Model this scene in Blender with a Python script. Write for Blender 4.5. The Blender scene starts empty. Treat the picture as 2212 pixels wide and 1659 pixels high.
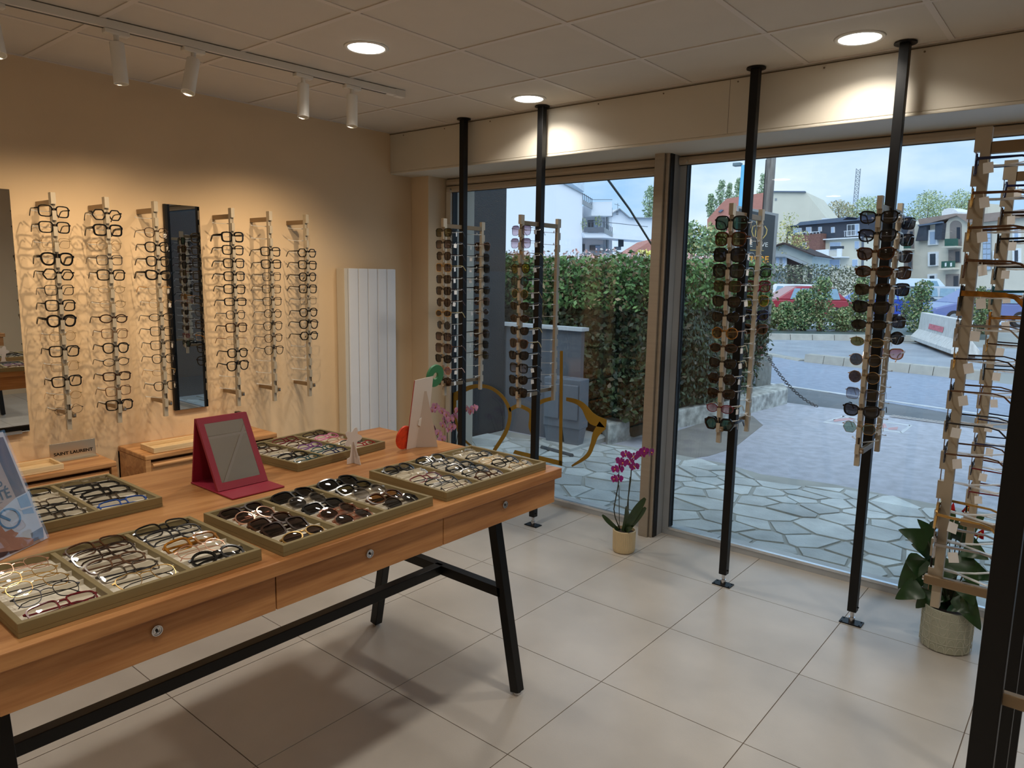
import bpy, math, random
from mathutils import Vector, Matrix
from math import pi, sin, cos
random.seed(11)
sc = bpy.context.scene
C = sc.collection

# ------------------------------------------------------------------ camera
CAM = Vector((0.0, 0.0, 1.648))
CR = Vector((0.77048, 0.63724, 0.01700)); CU = Vector((-0.10890, 0.10530, 0.98846)); CF = Vector((-0.62809, 0.76344, -0.15053))
FPX = 1553.5
cd = bpy.data.cameras.new('camera'); co = bpy.data.objects.new('camera', cd); C.objects.link(co)
cd.sensor_width = 36.0; cd.lens = 36.0 * FPX / 2212.0; cd.clip_start = 0.02; cd.clip_end = 500
co.matrix_world = Matrix(((CR.x, CU.x, -CF.x, CAM.x), (CR.y, CU.y, -CF.y, CAM.y), (CR.z, CU.z, -CF.z, CAM.z), (0, 0, 0, 1)))
sc.camera = co

def P(px, py, x=None, y=None, z=None):
    """point of the place seen at a photograph pixel, on the plane x=, y= or z="""
    d = CF + CR * ((px - 1106) / FPX) - CU * ((py - 829.5) / FPX)
    if x is not None: t = (x - CAM.x) / d.x
    elif y is not None: t = (y - CAM.y) / d.y
    else: t = (z - CAM.z) / d.z
    return CAM + d * t

# ------------------------------------------------------------------ view, world, big lights
sc.view_settings.view_transform = 'Standard'; sc.view_settings.look = 'None'
sc.view_settings.gamma = 1.0; sc.view_settings.use_curve_mapping = False
sc.view_settings.exposure = 0.3
sc.cycles.transparent_max_bounces = 20; sc.cycles.max_bounces = 8; sc.cycles.diffuse_bounces = 3; sc.cycles.glossy_bounces = 3
sc.cycles.adaptive_threshold = 0.02
sc.cycles.caustics_reflective = False; sc.cycles.caustics_refractive = False
sc.cycles.sample_clamp_indirect = 6.0

def srgb(r, g, b):
    return tuple(((c / 255) / 12.92 if c <= 10 else (((c / 255) + 0.055) / 1.055) ** 2.4) for c in (r, g, b))

SKY_STRENGTH = 1.05
w = bpy.data.worlds.new('sky'); sc.world = w; w.use_nodes = True
nt = w.node_tree; nt.nodes.clear()
tc = nt.nodes.new('ShaderNodeTexCoord'); mp = nt.nodes.new('ShaderNodeMapping'); mp.inputs['Scale'].default_value = (1, 1, 2.6)
mp.inputs['Location'].default_value = (0.35, 0.2, 0.1)
no = nt.nodes.new('ShaderNodeTexNoise'); no.inputs['Scale'].default_value = 3.2; no.inputs['Detail'].default_value = 6; no.inputs['Roughness'].default_value = 0.55
ra = nt.nodes.new('ShaderNodeValToRGB')
ra.color_ramp.elements[0].position = 0.38; ra.color_ramp.elements[0].color = (*srgb(150, 196, 240), 1)
ra.color_ramp.elements[1].position = 0.66; ra.color_ramp.elements[1].color = (*srgb(226, 240, 248), 1)
bg = nt.nodes.new('ShaderNodeBackground'); bg.inputs['Strength'].default_value = SKY_STRENGTH
ou = nt.nodes.new('ShaderNodeOutputWorld')
nt.links.new(tc.outputs['Generated'], mp.inputs['Vector']); nt.links.new(mp.outputs['Vector'], no.inputs['Vector'])
nt.links.new(no.outputs['Fac'], ra.inputs['Fac']); nt.links.new(ra.outputs['Color'], bg.inputs['Color']); nt.links.new(bg.outputs['Background'], ou.inputs['Surface'])

sd = bpy.data.lights.new('veiled_sun', 'SUN'); sd.energy = 2.0; sd.angle = 1.2; sd.color = (1.0, 0.98, 0.95)
so = bpy.data.objects.new('veiled_sun', sd); C.objects.link(so); so.rotation_euler = (math.radians(38), math.radians(14), 0)
SUN_ROT = so

# lamp powers (the lamps themselves are built further down, in their fittings)
DOWN_W = 5.0
SPOT_W = 23.0

# ------------------------------------------------------------------ materials
MATS = {}
def M(name, col=None, rough=0.5, metal=0.0, var=0.08, scale=8.0, bump=0.0, bscale=None, spec=0.5, coat=0.0, emit=None, estr=0.0, stretch=None, trans=0.0, alpha=1.0, rnd=0.0, coords='Object', sss=0.0):
    if name in MATS: return MATS[name]
    m = bpy.data.materials.new(name); MATS[name] = m; m.use_nodes = True
    t = m.node_tree; b = t.nodes['Principled BSDF']
    b.inputs['Roughness'].default_value = rough; b.inputs['Metallic'].default_value = metal
    b.inputs['Specular IOR Level'].default_value = spec
    if coat: b.inputs['Coat Weight'].default_value = coat; b.inputs['Coat Roughness'].default_value = 0.08
    if trans: b.inputs['Transmission Weight'].default_value = trans
    if alpha < 1: b.inputs['Alpha'].default_value = alpha
    if emit: b.inputs['Emission Color'].default_value = (*emit, 1); b.inputs['Emission Strength'].default_value = estr
    tcn = t.nodes.new('ShaderNodeTexCoord'); mpn = t.nodes.new('ShaderNodeMapping'); nz = t.nodes.new('ShaderNodeTexNoise')
    nz.inputs['Scale'].default_value = scale; nz.inputs['Detail'].default_value = 4
    if stretch: mpn.inputs['Scale'].default_value = stretch
    src = tcn.outputs['Object'] if coords == 'Object' else None
    if coords == 'World':
        ge = t.nodes.new('ShaderNodeNewGeometry'); src = ge.outputs['Position']
    t.links.new(src, mpn.inputs['Vector']); t.links.new(mpn.outputs['Vector'], nz.inputs['Vector'])
    mr = t.nodes.new('ShaderNodeMapRange'); mr.inputs['From Min'].default_value = 0.3; mr.inputs['From Max'].default_value = 0.7
    mr.inputs['To Min'].default_value = 1 - var; mr.inputs['To Max'].default_value = 1 + var
    t.links.new(nz.outputs['Fac'], mr.inputs['Value'])
    val = mr.outputs['Result']
    if rnd:
        oi = t.nodes.new('ShaderNodeObjectInfo'); r2 = t.nodes.new('ShaderNodeMapRange')
        r2.inputs['To Min'].default_value = 1 - rnd; r2.inputs['To Max'].default_value = 1 + rnd
        t.links.new(oi.outputs['Random'], r2.inputs['Value'])
        mm = t.nodes.new('ShaderNodeMath'); mm.operation = 'MULTIPLY'; t.links.new(val, mm.inputs[0]); t.links.new(r2.outputs['Result'], mm.inputs[1]); val = mm.outputs[0]
    vm = t.nodes.new('ShaderNodeVectorMath'); vm.operation = 'SCALE'; vm.inputs[0].default_value = col
    t.links.new(val, vm.inputs['Scale']); t.links.new(vm.outputs['Vector'], b.inputs['Base Color'])
    if bump:
        bn = t.nodes.new('ShaderNodeBump'); bn.inputs['Strength'].default_value = bump; bn.inputs['Distance'].default_value = 0.01
        if bscale:
            n2 = t.nodes.new('ShaderNodeTexNoise'); n2.inputs['Scale'].default_value = bscale; n2.inputs['Detail'].default_value = 3
            t.links.new(mpn.outputs['Vector'], n2.inputs['Vector']); t.links.new(n2.outputs['Fac'], bn.inputs['Height'])
        else: t.links.new(nz.outputs['Fac'], bn.inputs['Height'])
        t.links.new(bn.outputs['Normal'], b.inputs['Normal'])
    return m

def wood(name, light, dark, axis=1, scale=1.0, rough=0.35, ring=9.0):
    """long grain along local axis"""
    if name in MATS: return MATS[name]
    m = bpy.data.materials.new(name); MATS[name] = m; m.use_nodes = True
    t = m.node_tree; b = t.nodes['Principled BSDF']; b.inputs['Roughness'].default_value = rough; b.inputs['Specular IOR Level'].default_value = 0.4
    tcn = t.nodes.new('ShaderNodeTexCoord'); mpn = t.nodes.new('ShaderNodeMapping')
    s = [ring * scale] * 3; s[axis] = 0.7 * scale; mpn.inputs['Scale'].default_value = s
    n1 = t.nodes.new('ShaderNodeTexNoise'); n1.inputs['Scale'].default_value = 2.2; n1.inputs['Detail'].default_value = 6; n1.inputs['Distortion'].default_value = 0.6
    m2 = t.nodes.new('ShaderNodeMapping'); s2 = [90 * scale] * 3; s2[axis] = 5 * scale; m2.inputs['Scale'].default_value = s2
    n2 = t.nodes.new('ShaderNodeTexNoise'); n2.inputs['Scale'].default_value = 1.5; n2.inputs['Detail'].default_value = 3
    ad = t.nodes.new('ShaderNodeMath'); ad.operation = 'MULTIPLY_ADD'; ad.inputs[1].default_value = 0.35
    cr = t.nodes.new('ShaderNodeValToRGB'); cr.color_ramp.elements[0].position = 0.5; cr.color_ramp.elements[1].position = 0.85
    cr.color_ramp.elements[0].color = (*dark, 1); cr.color_ramp.elements[1].color = (*light, 1)
    t.links.new(tcn.outputs['Object'], mpn.inputs['Vector']); t.links.new(mpn.outputs['Vector'], n1.inputs['Vector'])
    t.links.new(tcn.outputs['Object'], m2.inputs['Vector']); t.links.new(m2.outputs['Vector'], n2.inputs['Vector'])
    t.links.new(n2.outputs['Fac'], ad.inputs[0]); t.links.new(n1.outputs['Fac'], ad.inputs[2]); t.links.new(ad.outputs[0], cr.inputs['Fac'])
    t.links.new(cr.outputs['Color'], b.inputs['Base Color'])
    bn = t.nodes.new('ShaderNodeBump'); bn.inputs['Strength'].default_value = 0.06; bn.inputs['Distance'].default_value = 0.005
    t.links.new(n2.outputs['Fac'], bn.inputs['Height']); t.links.new(bn.outputs['Normal'], b.inputs['Normal'])
    return m

def thin_glass(name, tint=(1, 1, 1), refl=1.0, rough=0.0, ior=1.45, var=0.0, gl=(1, 1, 1), base=0.0, grad=None):
    """thin see-through sheet: tinted transparency with a mirror share that follows the angle"""
    if name in MATS: return MATS[name]
    m = bpy.data.materials.new(name); MATS[name] = m; m.use_nodes = True
    t = m.node_tree; t.nodes.clear()
    o = t.nodes.new('ShaderNodeOutputMaterial'); mx = t.nodes.new('ShaderNodeMixShader')
    tr = t.nodes.new('ShaderNodeBsdfTransparent'); tr.inputs['Color'].default_value = (*tint, 1)
    gs = t.nodes.new('ShaderNodeBsdfGlossy'); gs.inputs['Roughness'].default_value = rough; gs.inputs['Color'].default_value = (*gl, 1)
    ge = t.nodes.new('ShaderNodeNewGeometry'); dt = t.nodes.new('ShaderNodeVectorMath'); dt.operation = 'DOT_PRODUCT'
    t.links.new(ge.outputs['Incoming'], dt.inputs[0]); t.links.new(ge.outputs['Normal'], dt.inputs[1])
    def mth(op, a, b=None):
        n_ = t.nodes.new('ShaderNodeMath'); n_.operation = op
        for k_, v_ in enumerate((a, b)):
            if v_ is None: continue
            if isinstance(v_, (int, float)): n_.inputs[k_].default_value = v_
            else: t.links.new(v_, n_.inputs[k_])
        return n_.outputs[0]
    f0 = ((ior - 1) / (ior + 1)) ** 2; cs = mth('ABSOLUTE', dt.outputs['Value']); sch = mth('ADD', mth('MULTIPLY', mth('POWER', mth('SUBTRACT', 1.0, cs), 5.0), 1 - f0), f0)
    ml = t.nodes.new('ShaderNodeMath'); ml.operation = 'MULTIPLY_ADD'; ml.inputs[1].default_value = refl; ml.inputs[2].default_value = base; ml.use_clamp = True
    t.links.new(sch, ml.inputs[0]); t.links.new(ml.outputs[0], mx.inputs['Fac'])
    if grad:   # lens dye that fades towards the lower rim
        tcn = t.nodes.new('ShaderNodeTexCoord'); sp = t.nodes.new('ShaderNodeSeparateXYZ'); rr = t.nodes.new('ShaderNodeMapRange')
        rr.inputs['From Min'].default_value = -0.022; rr.inputs['From Max'].default_value = 0.012
        mc = t.nodes.new('ShaderNodeMix'); mc.data_type = 'RGBA'; mc.inputs[6].default_value = (*grad, 1); mc.inputs[7].default_value = (*tint, 1)
        t.links.new(tcn.outputs['Object'], sp.inputs[0]); t.links.new(sp.outputs['Z'], rr.inputs['Value']); t.links.new(rr.outputs['Result'], mc.inputs['Factor'])
        t.links.new(mc.outputs[2], tr.inputs['Color'])
    t.links.new(tr.outputs['BSDF'], mx.inputs[1]); t.links.new(gs.outputs['BSDF'], mx.inputs[2]); t.links.new(mx.outputs['Shader'], o.inputs['Surface'])
    return m

# ------------------------------------------------------------------ geometry collector
class G:
    def __init__(s): s.v = []; s.f = []; s.m = []
    def add(s, vs, fs, mi=0):
        o = len(s.v); s.v += [tuple(v) for v in vs]; s.f += [tuple(i + o for i in f) for f in fs]; s.m += [mi] * len(fs); return s
    def box(s, x0, x1, y0, y1, z0, z1, mi=0):
        return s.add([(x0, y0, z0), (x1, y0, z0), (x1, y1, z0), (x0, y1, z0), (x0, y0, z1), (x1, y0, z1), (x1, y1, z1), (x0, y1, z1)],
                     [(0, 3, 2, 1), (4, 5, 6, 7), (0, 1, 5, 4), (1, 2, 6, 5), (2, 3, 7, 6), (3, 0, 4, 7)], mi)
    def hexa(s, q, mi=0):
        """8 corners, bottom ring then top ring"""
        return s.add(q, [(0, 3, 2, 1), (4, 5, 6, 7), (0, 1, 5, 4), (1, 2, 6, 5), (2, 3, 7, 6), (3, 0, 4, 7)], mi)
    def bar(s, a, b, wd, ht, up=(0, 0, 1), mi=0):
        """rectangular bar from a to b; wd across, ht along up"""
        a = Vector(a); b = Vector(b); d = (b - a).normalized(); u = Vector(up); u = (u - d * u.dot(d))
        if u.length < 1e-6: u = Vector((0, 1, 0)) - d * d.y
        u.normalize(); r = d.cross(u); q = []
        for p in (a, b):
            for i, j in ((-1, -1), (1, -1), (1, 1), (-1, 1)): q.append(p + r * (i * wd / 2) + u * (j * ht / 2))
        return s.hexa([q[0], q[1], q[2], q[3], q[4], q[5], q[6], q[7]], mi)
    def prism(s, poly, d0, d1, axis='z', mi=0):
        """closed outline in the two other axes, pushed from d0 to d1 along axis"""
        def pt(p, d): return {'z': (p[0], p[1], d), 'y': (p[0], d, p[1]), 'x': (d, p[0], p[1])}[axis]
        n = len(poly); vs = [pt(p, d0) for p in poly] + [pt(p, d1) for p in poly]
        fs = [tuple(range(n - 1, -1, -1)), tuple(range(n, 2 * n))] + [(i, (i + 1) % n, n + (i + 1) % n, n + i) for i in range(n)]
        return s.add(vs, fs, mi)
    def tube(s, path, r, n=8, mi=0, cap=True):
        path = [Vector(p) for p in path]; rs = r if isinstance(r, (list, tuple)) else [r] * len(path)
        d0 = (path[1] - path[0]).normalized(); u = Vector((0, 0, 1)) if abs(d0.z) < 0.9 else Vector((0, 1, 0))
        vs = []; fs = []
        for i, p in enumerate(path):
            d = (path[min(i + 1, len(path) - 1)] - path[max(i - 1, 0)]).normalized()
            u = (u - d * u.dot(d)).normalized(); w2 = d.cross(u)
            for k in range(n): a = 2 * pi * k / n; vs.append(p + u * (rs[i] * cos(a)) + w2 * (rs[i] * sin(a)))
        for i in range(len(path) - 1):
            for k in range(n): fs.append((i * n + k, i * n + (k + 1) % n, (i + 1) * n + (k + 1) % n, (i + 1) * n + k))
        if cap: fs += [tuple(range(n - 1, -1, -1)), tuple(range((len(path) - 1) * n, len(path) * n))]
        return s.add(vs, fs, mi)
    def ribbon(s, path, wd, ht, mi=0, side=None):
        """rectangular section swept along a path; side = across direction"""
        path = [Vector(p) for p in path]; vs = []; fs = []
        ws = wd if isinstance(wd, (list, tuple)) else [wd] * len(path); hs = ht if isinstance(ht, (list, tuple)) else [ht] * len(path)
        for i, p in enumerate(path):
            d = (path[min(i + 1, len(path) - 1)] - path[max(i - 1, 0)]).normalized(); sd_ = Vector(side); sd_ = (sd_ - d * sd_.dot(d)).normalized(); u = sd_.cross(d)
            for a, b in ((-1, -1), (1, -1), (1, 1), (-1, 1)): vs.append(p + sd_ * (a * ws[i] / 2) + u * (b * hs[i] / 2))
        for i in range(len(path) - 1):
            for k in range(4): fs.append((i * 4 + k, i * 4 + (k + 1) % 4, i * 4 + 4 + (k + 1) % 4, i * 4 + 4 + k))
        e = (len(path) - 1) * 4; fs += [(3, 2, 1, 0), (e, e + 1, e + 2, e + 3)]
        return s.add(vs, fs, mi)
    def lathe(s, prof, n=24, c=(0, 0, 0), mi=0, cap=True):
        vs = []; fs = []
        for r, z in prof:
            for k in range(n): a = 2 * pi * k / n; vs.append((c[0] + r * cos(a), c[1] + r * sin(a), c[2] + z))
        for i in range(len(prof) - 1):
            for k in range(n): fs.append((i * n + k, i * n + (k + 1) % n, (i + 1) * n + (k + 1) % n, (i + 1) * n + k))
        if cap: fs += [tuple(range(n - 1, -1, -1)), tuple(range((len(prof) - 1) * n, len(prof) * n))]
        return s.add(vs, fs, mi)
    def mesh(s, name, off=(0, 0, 0), mats=(), smooth=False):
        me = bpy.data.meshes.new(name); ox, oy, oz = off
        me.from_pydata([(x - ox, y - oy, z - oz) for x, y, z in s.v], [], s.f)
        for m in mats: me.materials.append(m)
        if any(s.m): me.polygons.foreach_set('material_index', s.m)
        if smooth: me.polygons.foreach_set('use_smooth', [True] * len(me.polygons))
        me.update(); return me
    def build(s, name, mat, parent=None, local=False, smooth=False, bevel=0.0, auto=None):
        mats = mat if isinstance(mat, (list, tuple)) else [mat]
        if parent is not None: off = (0, 0, 0) if local else wloc(parent)
        elif local: off = (0, 0, 0)
        else:
            xs = [v[0] for v in s.v]; ys = [v[1] for v in s.v]; zs = [v[2] for v in s.v]
            off = ((min(xs) + max(xs)) / 2, (min(ys) + max(ys)) / 2, min(zs))
        o = bpy.data.objects.new(name, s.mesh(name, off, mats, smooth)); C.objects.link(o)
        if parent is not None: o.parent = parent
        elif not local: o.location = off
        if bevel:
            b = o.modifiers.new('edge', 'BEVEL'); b.width = bevel; b.segments = 2; b.limit_method = 'ANGLE'; b.angle_limit = 0.7
        if smooth and auto:
            try: o.data.set_sharp_from_angle(angle=auto)
            except Exception: pass
        return o

def wloc(o):
    x = Vector((0, 0, 0))
    while o is not None: x = x + o.location; o = o.parent
    return x
def tag(o, label, cat, group=None, kind=None):
    o['label'] = label
    if cat: o['category'] = cat
    if group: o['group'] = group
    if kind: o['kind'] = kind
    return o
def thing(name, label, cat, loc=(0, 0, 0), rotz=0.0, group=None, kind=None):
    o = bpy.data.objects.new(name, None); C.objects.link(o); o.empty_display_size = 0.05
    o.location = loc; o.rotation_euler = (0, 0, rotz); return tag(o, label, cat, group, kind)
def struct(o, label=None):
    o['kind'] = 'structure'
    if label: o['label'] = label
    return o
def inst(name, mesh, mat, parent, loc=(0, 0, 0), rot=None):
    """object on shared mesh data with a material of its own"""
    o = bpy.data.objects.new(name, mesh); C.objects.link(o); o.parent = parent; o.location = loc
    if rot is not None: o.rotation_euler = rot
    if mat is not None:
        if not mesh.materials: mesh.materials.append(None)
        o.material_slots[0].link = 'OBJECT'; o.material_slots[0].material = mat
    return o
def lettering(body, size, mat, parent, loc, rot, name='lettering', align='CENTER', depth=0.0006, sx=1.0, bold=0.0, mat4=None):
    cu = bpy.data.curves.new(name, 'FONT'); cu.body = body; cu.size = size; cu.extrude = depth; cu.align_x = align; cu.offset = bold; cu.resolution_u = 3
    tmp = bpy.data.objects.new('tmp', cu); C.objects.link(tmp)
    me = bpy.data.meshes.new_from_object(tmp.evaluated_get(bpy.context.evaluated_depsgraph_get()))
    bpy.data.objects.remove(tmp); bpy.data.curves.remove(cu)
    me.name = name; me.materials.clear(); me.materials.append(mat); o = bpy.data.objects.new(name, me); C.objects.link(o); o.parent = parent
    if mat4 is not None: o.matrix_local = mat4
    else: o.location = loc; o.rotation_euler = rot
    o.scale = (sx, 1, 1); return o
ORD = ['first', 'second', 'third', 'fourth', 'fifth', 'sixth', 'seventh', 'eighth', 'ninth', 'tenth', 'eleventh', 'twelfth', 'thirteenth', 'fourteenth', 'fifteenth']

# ================================================================== THE ROOM
H = 2.666; XL = -4.25; XR = 2.4; YB = -2.6; YW = 4.10          # ceiling, left wall, right wall, back wall, shop front
WALL = M('cream_plaster', srgb(226, 200, 164), rough=0.85, var=0.02, scale=3, bump=0.05, bscale=120)
WHITEPAINT = M('warm_white_paint', srgb(214, 206, 190), rough=0.45, var=0.015, scale=2)
TILE = M('beige_stone_tile', srgb(190, 183, 173), rough=0.28, var=0.10, scale=2.6, bump=0.04, bscale=160, spec=0.5, rnd=0.03, coords='World')
GROUT = M('taupe_grout', srgb(118, 104, 90), rough=0.9, var=0.05, scale=30)
CEILTILE = M('ceiling_board', srgb(212, 203, 190), rough=0.95, var=0.015, scale=6, bump=0.12, bscale=420, rnd=0.012)
TBAR = M('ceiling_runner_white', srgb(218, 208, 198), rough=0.6, var=0.01)
ALU = M('champagne_aluminium', srgb(168, 158, 144), rough=0.42, metal=0.55, var=0.04, scale=6, stretch=(1, 1, 12))
ALUG = M('grey_aluminium', srgb(178, 183, 188), rough=0.35, metal=0.25, var=0.04, scale=6)
SHUTTER = M('shutter_slat_paint', srgb(186, 170, 148), rough=0.4, var=0.03, scale=4, stretch=(1, 6, 40))
RUBBER = M('black_gasket', srgb(18, 18, 20), rough=0.6)
BLACK = M('black_powder_coat', srgb(11, 11, 12), rough=0.42, var=0.05, bump=0.03, bscale=500, spec=0.3)
CHROME = M('chrome', srgb(205, 205, 208), rough=0.18, metal=1.0, var=0.02)

# floor: 60 cm tiles, joints recessed
floor = struct(G().box(XL - 0.1, XR + 0.1, YB - 0.1, YW + 0.06, -0.12, -0.0025).build('floor', GROUT), 'beige stone tiled shop floor')
FX0, FY0 = -2.641, 3.562
tm = G().box(-0.2982, 0.2982, -0.2982, 0.2982, -0.0075, 0).mesh('floor_tile', mats=[TILE])
for i in range(-3, 9):
    for j in range(-2, 11):
        cx = FX0 + 0.6 * i + 0.3; cy = FY0 - 0.6 * j + 0.3
        x0, x1, y0, y1 = cx - 0.2982, cx + 0.2982, cy - 0.2982, cy + 0.2982
        if x1 < XL or x0 > XR or y1 < YB or y0 > YW: continue
        if x0 < XL or x1 > XR or y0 < YB or y1 > YW:
            g = G().box(max(x0, XL), min(x1, XR), max(y0, YB), min(y1, YW), -0.0075, 0); o = g.build('floor_tile', TILE, floor)
        else:
            o = bpy.data.objects.new('floor_tile', tm); C.objects.link(o); o.parent = floor; o.location = Vector((cx, cy, 0)) - floor.location

# ceiling: 60 cm boards on white runners
ceil = struct(G().box(XL - 0.1, XR + 0.1, YB - 0.1, YW + 0.2, H + 0.03, H + 0.1).build('ceiling', CEILTILE), 'suspended ceiling of pale boards')
cx0, cy0 = -3.638, 3.144
YBK = 3.69
cm = G().box(-0.299, 0.299, -0.299, 0.299, 0, 0.012).mesh('ceiling_board', mats=[CEILTILE])
LAMPS = [(-2.755, 2.255), (-2.745, 3.446), (-0.94, 3.426), (-2.745, 0.62), (-0.94, 0.62), (-0.94, 2.1), (0.86, 2.255), (0.86, 0.62), (-2.745, -1.2), (-0.94, -1.2), (0.86, -1.2)]
for i in range(-2, 11):
    for j in range(-2, 11):
        ax, bx = cx0 + 0.6 * (i - 1), cx0 + 0.6 * i; ay, by = cy0 - 0.6 * j, cy0 - 0.6 * (j - 1)
        if bx < XL + 0.02 or ax > XR or by < YB or ay > YBK - 0.02: continue
        x0, x1, y0, y1 = max(ax + 0.001, XL), min(bx - 0.001, XR), max(ay + 0.001, YB), min(by - 0.001, YBK)
        if x1 - x0 > 0.597 and y1 - y0 > 0.597:
            o = bpy.data.objects.new('ceiling_board', cm); C.objects.link(o); o.parent = ceil; o.location = Vector(((x0 + x1) / 2, (y0 + y1) / 2, H + 0.003)) - ceil.location
        else: G().box(x0, x1, y0, y1, H + 0.003, H + 0.015).build('ceiling_board', CEILTILE, ceil)
for i in range(0, 11):
    x = cx0 + 0.6 * i
    if XL < x < XR: G().box(x - 0.012, x + 0.012, YB, YBK, H - 0.001, H + 0.003).build('runner', TBAR, ceil)
for j in range(0, 11):
    y = cy0 - 0.6 * j
    if y > YB: G().box(XL, XR, y - 0.012, y + 0.012, H - 0.0014, H + 0.0026).build('runner', TBAR, ceil)
G().box(XL, XL + 0.018, YB, YBK, H - 0.002, H + 0.003).build('edge_angle', TBAR, ceil)
G().box(XL, XR, YBK - 0.018, YBK, H - 0.002, H + 0.003).build('edge_angle', TBAR, ceil)

struct(G().box(XL - 0.15, XL, YB - 0.15, YW + 0.3, -0.1, H + 0.1).build('wall_left', WALL), 'cream plastered side wall')
struct(G().box(XR, XR + 0.15, YB - 0.15, YW + 0.3, -0.1, H + 0.1).build('wall_right', WALL))
struct(G().box(XL, XR, YB - 0.15, YB, -0.1, H + 0.1).build('wall_back', WALL))
# boxed pier in the corner beside the window
struct(G().box(XL, -4.06, 3.90, YW + 0.25, 0, 2.39).build('trim_1', WALL, bevel=0.004), 'cream boxed pier in the window corner')
# boxing over the window, in two lengths with screws
bh = struct(G().box(XL, XR, YBK + 0.0, YBK + 0.02, 2.387, H).box(XL, XR, YBK, YW + 0.3, 2.372, 2.387).build('wall_boxing', WHITEPAINT, bevel=0.004), 'cream boxing over the shop window')
struct(G().box(XL, XR, YW + 0.12, YW + 0.3, 2.387, H + 0.1).build('wall_lintel', WALL))
G().box(-1.622, -1.6205, YBK - 0.0006, YBK, 2.388, H - 0.01).box(XL, XR, YBK - 0.004, YBK, H - 0.012, H - 0.008).build('joint_line', M('joint_brown', srgb(96, 84, 68), rough=0.9), bh)  # dark brown joint lines on the boxing face
screw = G().lathe([(0.0045, 0), (0.0045, 0.002)], 8).mesh('screw_head')
for i in range(14):
    inst('screw_head', screw, M('screw_brown', srgb(120, 104, 84), rough=0.6), bh, Vector((-4.1 + i * 0.42, YBK, H - 0.028)) - bh.location, (pi / 2, 0, 0))

# shop front: roller shutter ends, mullion, frames, glass
def shutter(x0, x1, zb, label, n):
    s = struct(G().box(x0, x1, YW - 0.012, YW + 0.002, zb, 2.385).build('trim_%d' % n, RUBBER), label)
    z = zb; k = 0
    while z < 2.384:
        t_ = min(z + 0.052, 2.385)
        G().prism([(YW - 0.012, z + 0.003), (YW - 0.024, z + 0.012), (YW - 0.026, (z + t_) / 2), (YW - 0.022, t_ - 0.006), (YW - 0.012, t_ - 0.001)], x0, x1, 'x').build('slat', SHUTTER, s); z = t_; k += 1
    for x in (x0 + 0.05, x1 - 0.05):
        G().tube([(x, YW - 0.045, zb + 0.02), (x, YW - 0.012, zb + 0.02)], 0.011, 10).build('end_stop', SHUTTER, s, smooth=True, auto=0.8)
shutter(-4.045, -2.185, 2.262, 'rolled-up shutter end over the left window', 2)
shutter(-2.085, 2.2, 2.312, 'rolled-up shutter end over the right window', 3)
mul = struct(G().box(-2.183, -2.118, 3.955, YW + 0.02, 0, 2.385).build('trim_4', ALU, bevel=0.004), 'champagne aluminium mullion between the two windows')
G().box(-2.118, -2.094, 3.972, YW + 0.02, 0, 2.385).build('guide_rail', ALU, mul, bevel=0.003)
G().box(-2.094, -2.089, 4.03, YW, 0, 2.385).build('side_cheek', ALUG, mul)
G().box(-2.094, -2.088, 3.985, 4.03, 0, 2.385).build('gasket', RUBBER, mul)
def window(n, x0, x1, ztop, label):
    fr = struct(G().box(x0, x1, YW, YW + 0.055, -0.005, 0.035).build('window_%d' % n, ALUG, bevel=0.002), label)
    for xa, xb in ((x0, x0 + 0.045), (x1 - 0.045, x1)): G().box(xa, xb, YW, YW + 0.055, 0.035, ztop).build('stile', ALUG, fr, bevel=0.002)
    G().box(x0, x1, YW, YW + 0.055, ztop, ztop + 0.12).build('head_rail', ALU, fr)
    G().box(x0 + 0.045, x1 - 0.045, YW - 0.004, YW + 0.02, 0.036, 0.052).build('glazing_bead', M('bright_bead', srgb(222, 226, 230), rough=0.25, metal=0.8), fr)
    G().box(x0 + 0.045, x0 + 0.05, YW - 0.002, YW + 0.05, 0.05, ztop).box(x1 - 0.05, x1 - 0.045, YW - 0.002, YW + 0.05, 0.05, ztop).build('gasket', RUBBER, fr)
    G().box(x0 + 0.05, x1 - 0.05, YW + 0.024, YW + 0.044, 0.04, ztop).build('pane', thin_glass('window_glass', tint=(0.93, 0.96, 0.97), refl=1.0, ior=1.45), fr)
    return fr
window(1, -4.045, -2.13, 2.30, 'left shop window with silver frame')
window(2, -2.088, 2.2, 2.34, 'wide right shop window with silver frame')
struct(G().box(-4.05, -4.0, YW - 0.02, YW + 0.25, 0, 2.30).build('trim_5', WHITEPAINT), 'pale window reveal beside the corner pier')
struct(G().box(2.2, XR, YW, YW + 0.25, 0, 2.4).build('wall_front', WALL))
# outer sill slabs under the glass
sill = struct(G().box(-4.3, 2.4, YW + 0.055, YW + 0.24, -0.10, -0.022).build('window_sill', M('sill_mortar', srgb(150, 150, 146), rough=0.9)), 'pale stone threshold outside the glass')
SILLM = M('sill_stone', srgb(196, 202, 204), rough=0.5, var=0.12, scale=5, bump=0.1, rnd=0.05)
for i in range(8): G().box(-4.3 + i * 0.84, -4.3 + (i + 1) * 0.84 - 0.006, YW + 0.056, YW + 0.24, -0.022, -0.008).build('sill_slab', SILLM, sill, bevel=0.002)

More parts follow.
